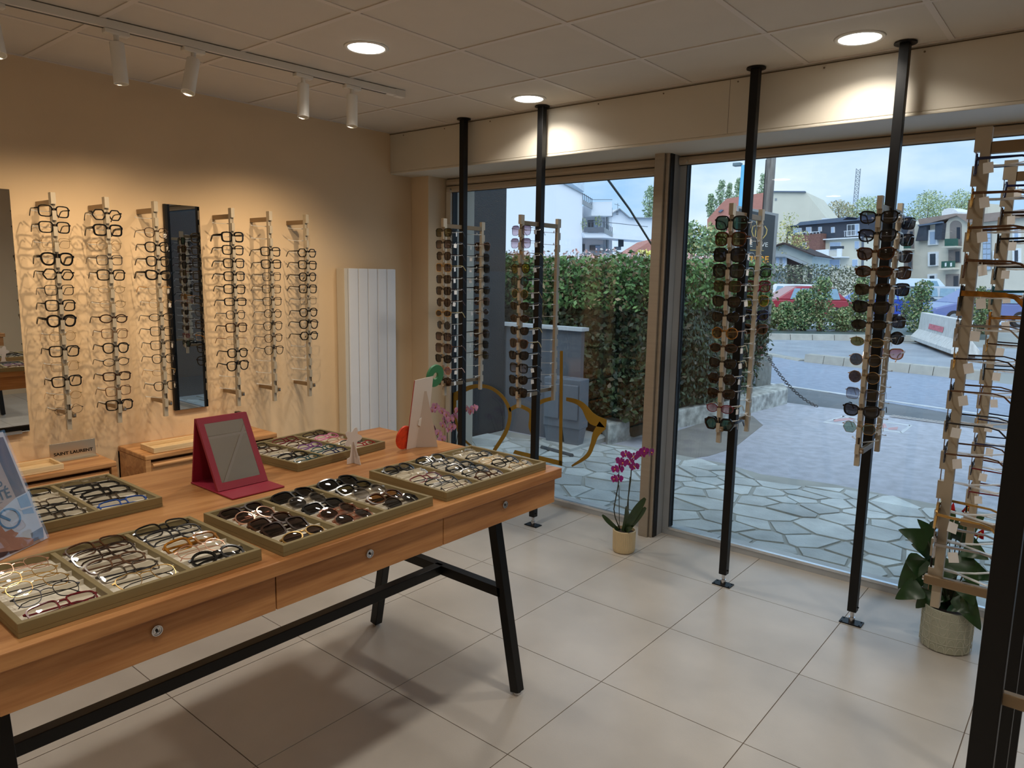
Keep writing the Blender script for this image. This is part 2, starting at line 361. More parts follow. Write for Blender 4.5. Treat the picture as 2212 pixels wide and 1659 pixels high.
# gold emblem stuck on the left pane
GOLD = M('gold_film', srgb(150, 118, 36), rough=0.4, metal=0.25, var=0.06)
yl = YW + 0.016
em = thing('window_emblem', 'gold spectacles emblem with tall stroke stuck on left window pane', 'emblem', (-3.2, yl, 0.3))
def strip(pts, wds, nm):
    pts = [P(a, b, y=yl) for a, b in pts]; path = []
    for i in range(len(pts) - 1):
        p0 = pts[max(i - 1, 0)]; p1 = pts[i]; p2 = pts[i + 1]; p3 = pts[min(i + 2, len(pts) - 1)]
        for k in range(5):
            t_ = k / 5; path.append(0.5 * ((2 * p1) + (p2 - p0) * t_ + (2 * p0 - 5 * p1 + 4 * p2 - p3) * t_ ** 2 + (3 * p1 - p0 - 3 * p2 + p3) * t_ ** 3))
    path.append(pts[-1]); n = len(path); L = len(wds) - 1
    ws = [wds[int(L * i / (n - 1))] + (wds[min(int(L * i / (n - 1)) + 1, L)] - wds[int(L * i / (n - 1))]) * ((L * i / (n - 1)) % 1) for i in range(n)]
    g = G(); g.ribbon([(p.x, yl, p.z) for p in path], 0.0012, ws, side=(0, 1, 0)); g.build(nm, GOLD, em)
strip([(1223, 862), (1246, 868), (1262, 880), (1280, 905), (1310, 915)], [0.026, 0.036, 0.05, 0.085, 0.055], 'lens_arc')
strip([(1302, 918), (1287, 938), (1280, 960), (1268, 985), (1235, 1007)], [0.07, 0.05, 0.036, 0.03, 0.012], 'lens_arc')
strip([(971, 858), (985, 856), (1003, 842), (1030, 834), (1060, 838), (1085, 857), (1100, 884), (1100, 910), (1090, 938), (1067, 974)], [0.05, 0.07, 0.04, 0.03, 0.028, 0.03, 0.034, 0.034, 0.036, 0.03], 'lens_arc')
strip([(982, 866), (984, 900), (992, 935), (1011, 958), (1045, 980)], [0.04, 0.03, 0.026, 0.02, 0.014], 'lens_arc')
strip([(1100, 886), (1118, 877), (1135, 882), (1146, 890), (1147, 905), (1145, 922), (1152, 946)], [0.03, 0.03, 0.03, 0.034, 0.034, 0.028, 0.014], 'bridge_arc')
strip([(1149, 884), (1169, 868), (1195, 860)], [0.02, 0.03, 0.026], 'lens_arc')
G().hexa([(*(P(a, b, y=yl + d)),) for d in (-0.0006, 0.0006) for a, b in ((1216, 758), (1209.5, 758), (1207, 1005), (1214.5, 1007))]).build('tall_stroke', GOLD, em)
G().hexa([(*(P(a, b, y=yl + d)),) for d in (-0.0006, 0.0006) for a, b in ((1214, 996), (1112, 972), (1108, 980), (1214, 1007))]).build('foot_stroke', GOLD, em)

# ---- ceiling downlights
LAMPG = M('lamp_diffuser', (1, 1, 1), rough=0.4, emit=(1.0, 0.96, 0.88), estr=7.0)
WHITE = M('white_lacquer', srgb(232, 228, 220), rough=0.4, var=0.01)
NM = ['above the table', 'at the ceiling edge over the second post', 'beside the fourth post']
for k, (x, y) in enumerate(LAMPS):
    t_ = thing('ceiling_downlight', ('round lit ceiling downlight ' + NM[k]) if k < 3 else 'round lit ceiling downlight in the room behind the camera', 'downlight', (x, y, H), group='round ceiling downlights')
    G().lathe([(0.082, -0.001), (0.086, -0.006), (0.098, -0.005), (0.102, 0.0), (0.082, 0.0)], 40, cap=False).build('bezel', WHITE, t_, local=True, smooth=True)
    G().lathe([(0.082, -0.004), (0.082, -0.001)], 40).build('diffuser', LAMPG, t_, local=True)
    ld = bpy.data.lights.new('downlight_beam', 'AREA'); ld.shape = 'DISK'; ld.size = 0.16; ld.energy = DOWN_W; ld.color = (1.0, 0.93, 0.83); ld.spread = 2.35
    lo = bpy.data.objects.new('downlight_beam', ld); C.objects.link(lo); lo.parent = t_; lo.location = (0, 0, -0.008)

# ---- track with spots
tr = thing('lighting_track', 'long white ceiling track rail above the wall displays', 'track rail', (-3.3, 1.9, H))
A = Vector((-3.225, 2.90, H - 0.018)); B = Vector((-3.40, 0.55, H - 0.018))
G().bar(A, B, 0.036, 0.034).build('rail', WHITE, tr, bevel=0.002)
dv = (B - A).normalized()
G().bar(A + dv * 0.12 + Vector((0.0, 0, -0.0175)), B + Vector((0.0, 0, -0.0175)), 0.012, 0.003).build('slot', M('slot_grey', srgb(90, 86, 82), rough=0.6), tr)
G().bar(A - dv * 0.002, A + dv * 0.06, 0.038, 0.037).build('end_cap', WHITE, tr)
SPOTS = [(0.96, 'nearest the camera side', -0.35, 0.0), (1.40, 'second along the track', -0.06, 0.03), (1.72, 'tilted, third along the track', -0.20, -0.30), (2.27, 'fourth along the track', -0.10, -0.10), (2.56, 'nearest the window', -0.10, -0.10)]
SP = []
for k, (y, nm, tx, ty) in enumerate(SPOTS):
    x = A.x + (B.x - A.x) * (A.y - y) / (A.y - B.y)
    t_ = thing('track_spotlight', 'white cylindrical track spotlight, ' + nm, 'spotlight', (x, y, H - 0.036), group='white cylindrical track spotlights')
    G().box(-0.018, 0.018, -0.05, 0.05, -0.018, 0.0).build('adapter', WHITE, t_, local=True, bevel=0.003)
    G().tube([(0, 0, -0.018), (0, 0, -0.05)], 0.011, 12).build('stem', WHITE, t_, local=True, smooth=True, auto=0.8)
    h = bpy.data.objects.new('head', None)
    R = Matrix.Rotation(tx, 4, 'Y') @ Matrix.Rotation(ty, 4, 'X')
    g = G().lathe([(0.020, 0.0), (0.0285, -0.004), (0.0290, -0.168), (0.026, -0.168), (0.0255, -0.09), (0.001, -0.09)], 28, cap=False)
    C.objects.unlink if False else None
    me = g.mesh('head', mats=[WHITE], smooth=True); h = bpy.data.objects.new('head', me); C.objects.link(h); h.parent = t_; h.location = (0, 0, -0.045); h.rotation_euler = R.to_euler()
    try: me.set_sharp_from_angle(angle=0.7)
    except Exception: pass
    G().lathe([(0.018, -0.094), (0.018, -0.091)], 24).build('lamp_face', M('spot_lamp_face', (1, 1, 1), emit=(1.0, 0.78, 0.5), estr=0.5), h, local=True)
    ld = bpy.data.lights.new('spot_beam', 'SPOT'); ld.energy = SPOT_W; ld.spot_size = math.radians(84); ld.spot_blend = 1.0; ld.shadow_soft_size = 0.012; ld.color = (1.0, 0.75, 0.48)
    lo = bpy.data.objects.new('spot_beam', ld); C.objects.link(lo); lo.parent = t_; lo.location = Vector((0, 0, -0.045)) + R.to_3x3() @ Vector((0, 0, -0.172))
    # aimed at the middle of the display wall
    aim = Vector((XL, y + 0.10, 1.30)) - (Vector((x, y, H - 0.036)) + lo.location)
    lo.rotation_euler = aim.to_track_quat('-Z', 'Y').to_euler()

# ---- radiator
rd = thing('panel_radiator', 'tall white vertical panel radiator on the cream wall', 'radiator', (XL + 0.03, 3.43, 0.25))
RADW = M('radiator_white', srgb(226, 228, 232), rough=0.4, var=0.01)
G().box(XL + 0.01, XL + 0.10, 3.175, 3.205, 0.25, 1.672).build('side_cover', WHITEPAINT, rd, bevel=0.003)
for i in range(5):
    y0 = 3.21 + i * 0.088; G().box(XL + 0.035, XL + 0.105, y0, y0 + 0.083, 0.25, 1.672).build('fin_panel', RADW, rd, bevel=0.006)
G().box(XL + 0.01, XL + 0.06, 3.2, 3.645, 0.28, 1.64).build('back_plate', RADW, rd)
# ---- wall mirrors
MIRROR = M('mirror_silver', (0.86, 0.88, 0.88), rough=0.0, metal=1.0, var=0.0)
mr_ = thing('wall_mirror', 'narrow tall wall mirror with black edge between the rods', 'mirror', (XL, 2.083, 0.81))
G().box(XL, XL + 0.022, 1.98, 2.187, 0.81, 2.014).build('backing', BLACK, mr_)
G().box(XL + 0.022, XL + 0.026, 1.994, 2.184, 0.812, 2.012).build('glass', MIRROR, mr_)
m2_ = thing('wall_mirror', 'frameless wall mirror at the left edge of the photo', 'mirror', (XL, 0.95, 0.805))
G().box(XL, XL + 0.012, 0.60, 1.224, 0.807, 2.018).build('backing', BLACK, m2_)
G().box(XL + 0.012, XL + 0.016, 0.60, 1.226, 0.805, 2.02).build('glass', MIRROR, m2_)
for y in (1.1, 0.75): G().box(XL + 0.004, XL + 0.024, y, y + 0.09, 0.798, 0.812).build('clip', CHROME, m2_)

# ================================================================== SPECTACLES
BLK = M('acetate_black', srgb(14, 14, 15), rough=0.18, var=0.02)
FRAME = {
 'black': BLK,
 'charcoal': M('acetate_charcoal', srgb(44, 44, 48), rough=0.2, var=0.1, scale=60),
 'tortoise': M('acetate_tortoise', srgb(72, 40, 20), rough=0.18, var=0.75, scale=70),
 'dark brown': M('acetate_brown', srgb(46, 28, 20), rough=0.2, var=0.35, scale=60),
 'brown': M('acetate_mid_brown', srgb(96, 66, 46), rough=0.2, var=0.3, scale=60),
 'amber': M('acetate_amber', srgb(150, 96, 26), rough=0.18, var=0.5, scale=60),
 'gold': M('frame_gold', srgb(206, 168, 104), rough=0.22, metal=0.9, var=0.02),
 'rose gold': M('frame_rose_gold', srgb(214, 166, 140), rough=0.25, metal=0.8, var=0.02),
 'silver': M('frame_silver', srgb(170, 170, 174), rough=0.2, metal=0.95, var=0.02),
 'gunmetal': M('frame_gunmetal', srgb(60, 60, 66), rough=0.25, metal=0.9, var=0.02),
 'burgundy': M('acetate_burgundy', srgb(104, 18, 30), rough=0.18, var=0.2, scale=50),
 'navy': M('acetate_navy', srgb(22, 30, 74), rough=0.18, var=0.1),
 'blue': M('acetate_blue', srgb(40, 78, 150), rough=0.18, var=0.1),
 'teal': M('acetate_teal', srgb(26, 70, 78), rough=0.18, var=0.1),
 'pink': M('acetate_pink', srgb(212, 120, 158), rough=0.18, var=0.1),
 'purple': M('acetate_purple', srgb(116, 62, 130), rough=0.18, var=0.1),
 'red': M('acetate_red', srgb(150, 30, 34), rough=0.18, var=0.1),
 'cream': M('acetate_cream', srgb(214, 190, 150), rough=0.18, var=0.1),
 'clear': thin_glass('acetate_clear', tint=(0.90, 0.88, 0.84), refl=1.0, ior=1.5, rough=0.05, base=0.14),
 'pale pink': thin_glass('acetate_pale_pink', tint=(0.86, 0.66, 0.58), refl=1.0, ior=1.5, rough=0.05, base=0.12),
 'smoke': thin_glass('acetate_smoke', tint=(0.42, 0.38, 0.34), refl=1.0, ior=1.5, rough=0.05, base=0.10),
}
LENS = {
 'clear': thin_glass('lens_clear', tint=(0.975, 0.975, 0.97), refl=0.5, ior=1.45),
 'grey': thin_glass('lens_grey', tint=(0.07, 0.07, 0.08), refl=0.9, ior=1.5, base=0.02),
 'black': thin_glass('lens_black', tint=(0.03, 0.03, 0.035), refl=0.9, ior=1.5, base=0.02),
 'brown': thin_glass('lens_brown', tint=(0.065, 0.038, 0.032), refl=0.9, ior=1.5, base=0.02),
 'purple fade': thin_glass('lens_purple_fade', tint=(0.15, 0.09, 0.12), grad=(0.62, 0.48, 0.52), refl=0.9, ior=1.5, base=0.02),
 'brown fade': thin_glass('lens_brown_fade', tint=(0.06, 0.035, 0.035), grad=(0.25, 0.16, 0.15), refl=0.9, ior=1.5, base=0.02),
 'grey fade': thin_glass('lens_grey_fade', tint=(0.10, 0.10, 0.12), grad=(0.50, 0.50, 0.54), refl=0.9, ior=1.5, base=0.02),
 'green': thin_glass('lens_green', tint=(0.05, 0.16, 0.13), refl=0.9, ior=1.5, base=0.03),
 'pale green': thin_glass('lens_pale_green', tint=(0.26, 0.34, 0.28), refl=0.9, ior=1.5, base=0.03),
 'olive': thin_glass('lens_olive', tint=(0.15, 0.125, 0.05), refl=0.9, ior=1.5, base=0.02),
 'yellow': thin_glass('lens_yellow', tint=(0.52, 0.34, 0.06), refl=0.9, ior=1.5, base=0.02),
 'peach': thin_glass('lens_peach', tint=(0.88, 0.72, 0.64), refl=0.9, ior=1.5, base=0.02),
 'teal': thin_glass('lens_teal', tint=(0.08, 0.26, 0.28), refl=0.9, ior=1.5, base=0.04),
 'orange': thin_glass('lens_orange', tint=(0.42, 0.20, 0.06), refl=0.9, ior=1.5, base=0.02),
 'rose': thin_glass('lens_rose', tint=(0.40, 0.17, 0.20), grad=(0.66, 0.42, 0.42), refl=0.9, ior=1.5, base=0.02),
}
#           a      b      n    taper lift
STYLE = {'square': (.0262, .0232, 4.0, .10, 0), 'round': (.0240, .0240, 2.0, 0, 0), 'panto': (.0254, .0234, 2.6, .20, 0), 'rectangular': (.0270, .0190, 4.2, .08, 0),
         'pilot': (.0282, .0250, 2.7, .28, 0), 'cat-eye': (.0275, .0200, 2.6, .14, .0065), 'oval': (.0264, .0178, 2.1, 0, 0), 'oversized': (.0297, .0272, 3.4, .12, 0), 'hexagonal': (.0264, .0226, 1.55, 0, 0)}
NSEG = 26
def outline(style, grow=0.0):
    a, b, n, k, lift = STYLE[style]; pts = []
    for i in range(NSEG):
        t_ = 2 * pi * (i + 0.5) / NSEG
        if style == 'hexagonal':
            q = t_ / (pi / 3); f = q - math.floor(q); A0 = math.floor(q) * pi / 3; A1 = A0 + pi / 3
            x = a * 1.06 * (cos(A0) * (1 - f) + cos(A1) * f); z = b * 1.12 * (sin(A0) * (1 - f) + sin(A1) * f)
        else:
            c_, s_ = cos(t_), sin(t_); x = a * math.copysign(abs(c_) ** (2 / n), c_); z = b * math.copysign(abs(s_) ** (2 / n), s_)
        x *= 1 - k * (b - z) / (2 * b); z += lift * max(0, x / a) * (0.5 + 0.5 * z / b)
        L = math.hypot(x, z); pts.append((x * (1 + grow / L), z * (1 + grow / L)))
    return pts
BEND = 1.5
GM = {}
def glasses_meshes(style, weight):
    """weight: wire, slim, full, bold"""
    key = (style, weight)
    if key in GM: return GM[key]
    a, b, n, k, lift = STYLE[style]
    t_, d_ = {'wire': (.0015, .0018), 'slim': (.0033, .0034), 'full': (.0058, .0046), 'bold': (.0082, .0058)}[weight]
    cx = a + 0.0105 if weight in ('wire', 'slim') else a + 0.0115
    zb = -b * 0.42                                  # bridge height is the origin
    def warp(x, y, z): return (x, y + BEND * x * x, z + zb)
    fr = G()
    for s in (-1, 1):
        oi = outline(style, 0.0); oo = outline(style, t_); vs = []
        for y in (-d_ / 2, d_ / 2):
            for pts in (oi, oo):
                for x, z in pts: vs.append(warp(s * (x + cx), y, z))
        N = NSEG; fs = []
        for i in range(N):
            j = (i + 1) % N; q = [(i, N + i, N + j, j), (2 * N + i, 2 * N + j, 3 * N + j, 3 * N + i), (N + i, 3 * N + i, 3 * N + j, N + j), (i, j, 2 * N + j, 2 * N + i)]
            fs += q if s < 0 else [f[::-1] for f in q]
        fr.add(vs, fs)
    zbr = b * 0.42; xi = cx - a * (1 - k * 0.25) - t_ * 0.3
    br = [warp(-xi, 0, zbr), warp(-xi * 0.5, -0.0006, zbr + 0.0022), warp(xi * 0.5, -0.0006, zbr + 0.0022), warp(xi, 0, zbr)]
    th = max(t_ * 1.1, 0.0016); fr.ribbon(br, d_, th, side=(0, 1, 0))
    if style == 'pilot': fr.ribbon([warp(-xi * 1.3, 0, b * 0.86), warp(xi * 1.3, 0, b * 0.86)], d_, th, side=(0, 1, 0))
    zh = b * 0.5 + lift * 0.7; xo = cx + a * (1 - k * 0.2) + t_ * 0.5; xh = xo + 0.005
    for s in (-1, 1): fr.ribbon([warp(s * (xo - 0.003), 0, zh), warp(s * xh, 0.001, zh)], d_, max(t_ * 1.3, 0.003), side=(0, 1, 0))
    yh = BEND * xh * xh
    lens = []
    for s in (-1, 1):
        g = G(); o_ = outline(style, t_ * 0.25); vs = [warp(s * (x + cx), 0, z) for x, z in o_]
        c_ = (s * cx, BEND * cx * cx - 0.0028, zb); vs.append(c_); g.add(vs, [((i, (i + 1) % NSEG, NSEG) if s < 0 else ((i + 1) % NSEG, i, NSEG)) for i in range(NSEG)])
        lens.append(g.mesh('lens', smooth=True))
    hw, hh = {'wire': (.0013, .0022), 'slim': (.0020, .0042), 'full': (.0032, .0062), 'bold': (.0040, .0125)}[weight]
    tp, fd = [], []
    for s in (-1, 1):
        z0 = zh + zb
        g = G().ribbon([(s * xh, yh, z0), (s * (xh + .001), yh + .03, z0), (s * (xh - .001), yh + .085, z0 + .001), (s * (xh - .004), yh + .106, z0 - .004), (s * (xh - .008), yh + .134, z0 - .032)],
                       hw, [hh, hh, hh * 0.75, hh * 0.8, hh * 0.7 + .001], side=(1, 0, 0)); tp.append(g.mesh('temple'))
        y_ = yh + 0.004 + (0.006 if s > 0 else 0.0)
        g = G().ribbon([(s * xh, yh, z0), (s * (xh - .006), y_, z0), (-s * 0.030, y_ + .002, z0 - .002), (-s * 0.046, y_ + .002, z0 - .007), (-s * 0.062, y_ + .001, z0 - .028)],
                       hw, [hh, hh, hh * 0.8, hh * 0.85, hh * 0.7 + .001], side=(0, 1, 0)); fd.append(g.mesh('temple'))
    GM[key] = (fr.mesh('front'), lens, tp, fd, (xh, yh, zh + zb)); return GM[key]
TAGM = G().prism([(-.0095, 0), (.0095, 0), (.010, -.002), (.010, -.024), (-.010, -.024), (-.010, -.002)], -0.0004, 0.0004, 'x').prism([(-.0008, 0.009), (.0008, 0.009), (.0008, 0), (-.0008, 0)], -0.0003, 0.0003, 'x').mesh('price_tag')
TAGW = M('tag_white', srgb(244, 246, 248), rough=0.6, var=0.02)
WGT = {'w': 'wire', 's': 'slim', 'f': 'full', 'b': 'bold'}
def spectacles(style, weight, frame, lens, mat, where, group, folded=False, tagged=False, temple=None):
    fr, ls, tp, fd, hinge = glasses_meshes(style, weight)
    sun = lens != 'clear'
    kind = 'sunglasses' if sun else 'eyeglasses'
    adj = {'wire': 'thin', 'slim': 'slim', 'full': '', 'bold': 'thick'}[weight]
    lt = {'clear': '', 'black': '', 'grey': '', 'brown': ''}.get(lens, lens + ' ') if sun else ''
    lab = ' '.join(('%s %s %s %s' % (frame, adj, style, kind)).split()) + (', ' + lens + ' lenses' if lt and len(where.split()) < 11 else '') + ', ' + where
    o = thing('sunglasses' if sun else 'eyeglasses', lab, kind, group=group)
    o.matrix_world = mat @ Matrix.Scale(1.07 if sun and not folded else 1.0, 4)
    fm = FRAME[frame]; tm_ = FRAME[temple] if temple else fm
    inst('front', fr, fm, o)
    for l in ls: inst('lens', l, LENS[lens], o)
    for t_ in (fd if folded else tp): inst('temple', t_, tm_, o)
    if tagged: inst('price_tag', TAGM, TAGW, o, (hinge[0] + 0.001, hinge[1] + 0.022 + random.uniform(0, .02), hinge[2] - 0.010), (random.uniform(-.15, .25), 0, random.uniform(-.5, .5)))
    return o

# ================================================================== TABLE
OAK = wood('oak_table', srgb(194, 140, 88), srgb(154, 100, 56), axis=1)
OAKX = wood('oak_cabinet', srgb(202, 154, 104), srgb(162, 112, 68), axis=1, ring=12)
OAKT = wood('pale_wood', srgb(226, 200, 158), srgb(206, 176, 130), axis=1, ring=10)
ZT = 0.92
def make_table(label, loc=(0, 0, 0), rotz=0):
    t_ = thing('display_table', label, 'table', loc, rotz)
    b = lambda g, n, m, p=t_, bv=0.0: g.build(n, m, p, local=True, bevel=bv)
    # local frame: x across, y along; the origin on the floor under the middle
    b(G().box(-0.533, 0.533, -0.92, 0.92, 0.883, 0.92), 'table_top', OAK, bv=0.0025)
    b(G().box(-0.51, 0.494, -0.90, 0.90, 0.79, 0.883), 'carcass', OAK)
    for i in range(3):
        y0 = -0.905 + i * 0.6033; y1 = y0 + 0.6003
        d = b(G().box(0.494, 0.514, y0, y1, 0.785, 0.880), 'drawer', OAK, bv=0.0015)
        yc = (y0 + y1) / 2
        lk = G()
        for r0, r1, x0, x1 in ((.0125, .0105, .514, .520), (.0085, .0065, .514, .519)):
            n = 22; vs = []
            for x, r in ((x0, r0), (x1, r0), (x1, r1), (x0, r1)):
                for k in range(n): vs.append((x, yc + r * cos(2 * pi * k / n), 0.848 + r * sin(2 * pi * k / n)))
            lk.add(vs, [(i_ * n + k, i_ * n + (k + 1) % n, (i_ + 1) * n + (k + 1) % n, (i_ + 1) * n + k) for i_ in range(3) for k in range(n)])
        lk.prism([(yc + .0105 * cos(2 * pi * k / 20), 0.848 + .0105 * sin(2 * pi * k / 20)) for k in range(20)], .514, .5165, 'x')
        l_ = b(lk, 'lock', CHROME, d)
        b(G().prism([(yc - .001, .8435), (yc + .001, .8435), (yc + .003, .848), (yc + .001, .8525), (yc - .001, .8525), (yc - .003, .848)], .5165, .5185, 'x'), 'keyhole', BLACK, d)
    for sy in (-1, 1):
        y = 0.80 if sy > 0 else -0.862
        for sx in (-1, 1):
            l_ = b(G().bar((sx * 0.430, y, 0.012), (sx * 0.278, y, 0.79), 0.04, 0.04, up=(0, 1, 0)), 'leg', BLACK, bv=0.002)
            b(G().lathe([(.016, 0), (.016, .010), (.010, .013)], 16, (sx * 0.430, y, 0)), 'foot_pad', CHROME, l_)
        b(G().bar((-0.35, y, 0.405), (0.35, y, 0.405), 0.04, 0.04), 'cross_bar', BLACK, bv=0.002)
    b(G().bar((0, -0.862, 0.405), (0, 0.80, 0.405), 0.04, 0.04), 'long_beam', BLACK, bv=0.002)
    return t_
TBX, TBY = -2.078, 1.268
make_table('oak topped display table with drawers and black splayed steel legs', (TBX, TBY, 0))

# ================================================================== TRAYS OF GLASSES
KHAKI = M('khaki_leatherette', srgb(132, 116, 78), rough=0.5, var=0.05, bump=0.08, bscale=600)
LINER = M('ivory_liner', srgb(226, 216, 196), rough=0.8, var=0.03)
def tray(x, y, L, D, ang, label, ref, cols, z=ZT):
    """near left corner, length, depth, turn; cols = columns of five pairs, back to front"""
    a = Vector((x, y, 0))
    t_ = thing('display_tray', label, 'tray', (x, y, z), ang, group='eyewear trays on the table')
    # local: x toward the near side (near edge x=0, far edge x=-D), y along the near edge
    W = 0.012
    b = lambda g, n, m, bv=0.0: g.build(n, m, t_, local=True, bevel=bv)
    b(G().box(-D, 0, 0, L, 0.001, 0.010), 'base', KHAKI)
    b(G().box(-W, 0, 0, L, 0.010, 0.031), 'rim', KHAKI, .001); b(G().box(-D, -D + W, 0, L, 0.010, 0.031), 'rim', KHAKI, .001)
    b(G().box(-D + W, -W, 0, W, 0.010, 0.031), 'rim', KHAKI, .001); b(G().box(-D + W, -W, L - W, L, 0.010, 0.031), 'rim', KHAKI, .001)
    n = len(cols); cw = (L - W) / n; rd_ = (D - 2 * W) / 5
    for i in range(1, n): b(G().box(-D + W, -W, i * cw, i * cw + W, 0.010, 0.029), 'divider', KHAKI, .001)
    for i in range(n):
        y0 = i * cw + W; y1 = (i + 1) * cw
        b(G().box(-D + W, -W, y0, y1, 0.010, 0.0125), 'liner', LINER)
        for k in range(1, 5):
            x = -D + W + k * rd_; b(G().box(x - .0012, x + .0012, y0, y1, 0.0125, 0.0235), 'ledge', LINER)
        for k, sp in enumerate(cols[i]):
            if not sp: continue
            st, wt, fr, le = sp[:4]
            al = random.uniform(0.26, 0.40); x = -D + W + (k + 1) * rd_ - 0.005 - (1.42 * STYLE[st][1] + 0.006) * cos(al)
            th0 = t_.rotation_euler.z; th = th0 + random.uniform(-.06, .06); X0 = Vector((-sin(th0), cos(th0), 0)); N0 = Vector((cos(th0), sin(th0), 0))
            X_ = Vector((-sin(th), cos(th), 0)); N_ = Vector((cos(th), sin(th), 0))
            Z_ = Vector((-N_.x * cos(al), -N_.y * cos(al), sin(al))); Y_ = Z_.cross(X_)
            b_half = STYLE[st][1]
            lift = b_half * 1.42 * sin(al) + 0.013 + 0.008
            ctr = Vector((a.x, a.y, 0)) + N0 * x + X0 * ((y0 + y1) / 2 + random.uniform(-.006, .006)); ctr.z = z + lift + 0.002
            m_ = Matrix(((X_.x, Y_.x, Z_.x, ctr.x), (X_.y, Y_.y, Z_.y, ctr.y), (X_.z, Y_.z, Z_.z, ctr.z), (0, 0, 0, 1))) @ Matrix.Scale(min(1.0, (y1 - y0 - 0.008) / 0.140), 4)
            col = {3: ['left', 'centre', 'right'], 2: ['left', 'right']}[n][i]
            rw = ['back', 'second', 'third', 'fourth', 'front'][k]
            spectacles(st, WGT[wt], fr, le, m_, '%s row, %s column, %s' % (rw, col, ref), 'eyewear in the ' + ref, folded=True, temple=sp[4] if len(sp) > 4 else None)
    return t_
S, R_, PA, RE, PI, CA, OV, OS, HX = 'square', 'round', 'panto', 'rectangular', 'pilot', 'cat-eye', 'oval', 'oversized', 'hexagonal'
K = 'clear'
tray(-1.587, 0.410, 0.532, 0.372, 0.0, 'khaki eyewear tray at the near left corner of the table', 'tray with burgundy pair', [
    [(PA, 'w', 'rose gold', K), (PA, 'w', 'gold', K), (PA, 'w', 'gold', K, 'black'), (PA, 'w', 'gunmetal', K, 'black'), (RE, 's', 'burgundy', K)],
    [(OS, 's', 'tortoise', K), (OS, 's', 'dark brown', K), (PI, 's', 'brown', K), (S, 's', 'smoke', K, 'charcoal'), (PI, 'w', 'gold', K, 'black')],
    [(OS, 's', 'black', K), (OS, 's', 'charcoal', K), (RE, 'f', 'amber', K), (R_, 'w', 'rose gold', K, 'pale pink'), (R_, 'f', 'black', K)]])
tray(-1.565, 0.990, 0.548, 0.388, math.radians(1.6), 'khaki tray of dark sunglasses in front of the red mirror', 'sunglasses tray', [
    [(CA, 'f', 'dark brown', 'brown'), (R_, 's', 'rose gold', 'brown'), (S, 'f', 'tortoise', 'brown'), (S, 'f', 'dark brown', 'brown'), (OV, 's', 'gold', 'brown', 'dark brown')],
    [(OS, 'f', 'black', 'black'), (R_, 'f', 'clear', 'grey'), (S, 'f', 'black', 'black'), (R_, 'f', 'pale pink', 'brown'), (R_, 'f', 'pale pink', 'grey')],
    [(OS, 'f', 'black', 'black'), (S, 'f', 'black', 'olive'), (R_, 'f', 'clear', 'grey fade'), (PA, 'f', 'tortoise', 'orange', 'black'), (R_, 's', 'smoke', 'grey')]])
tray(-1.576, 1.594, 0.532, 0.386, 0.0, 'khaki eyewear tray at the table corner nearest the window', 'tray nearest the window', [
    [(R_, 'f', 'black', K), (OV, 'f', 'clear', K), (RE, 's', 'burgundy', K, 'black'), (RE, 's', 'black', K), (RE, 'w', 'gunmetal', K, 'brown')],
    [(S, 'f', 'black', K), (S, 's', 'charcoal', K), (S, 'f', 'black', K), (PA, 's', 'black', K), (R_, 's', 'tortoise', K)],
    [(OV, 'f', 'clear', K), (OV, 's', 'black', K), (OV, 'w', 'gold', K), (PA, 's', 'black', K), (R_, 'w', 'gold', K, 'black')]])
tray(-2.222, 1.475, 0.455, 0.400, math.radians(-5.5) * -1, 'khaki tray of colourful small glasses behind the red mirror', 'tray of colourful frames', [
    [(RE, 's', 'black', K), (RE, 's', 'tortoise', K), (OV, 's', 'clear', K, 'navy'), (RE, 'f', 'black', K), (OV, 's', 'teal', K)],
    [(RE, 's', 'burgundy', K), (OV, 's', 'tortoise', K), (OV, 's', 'purple', K), (OV, 's', 'teal', K), (RE, 's', 'navy', K)],
    [(RE, 's', 'dark brown', K), (OV, 's', 'pink', K), (OV, 's', 'pale pink', K), (OV, 's', 'charcoal', K), (OV, 's', 'red', K)]])
tray(-2.188, 0.440, 0.530, 0.392, 0.0, 'khaki eyewear tray behind the leaning poster', 'tray behind the poster', [
    [None, None, None, None, None],
    [(RE, 's', 'black', K), (OV, 's', 'clear', K), (RE, 's', 'smoke', K, 'gunmetal'), (RE, 's', 'black', K), (RE, 'f', 'smoke', K, 'gunmetal')],
    [(RE, 'f', 'clear', K, 'charcoal'), (RE, 'f', 'black', K), (RE, 'f', 'black', K), (RE, 'f', 'smoke', K, 'gunmetal'), (RE, 's', 'blue', K)]])

# ================================================================== RODS
RODM = M('pale_rod', srgb(182, 172, 154), rough=0.4, metal=0.25, var=0.05, scale=20)
ARMM = M('bronze_arm', srgb(142, 122, 96), rough=0.38, metal=0.6, var=0.04)
PRONG = M('clear_prong', srgb(236, 238, 238), rough=0.15, var=0.02, alpha=0.6)
PITCH = 0.0765; Z0 = 1.925; RTOP, RBOT = 2.006, 0.822
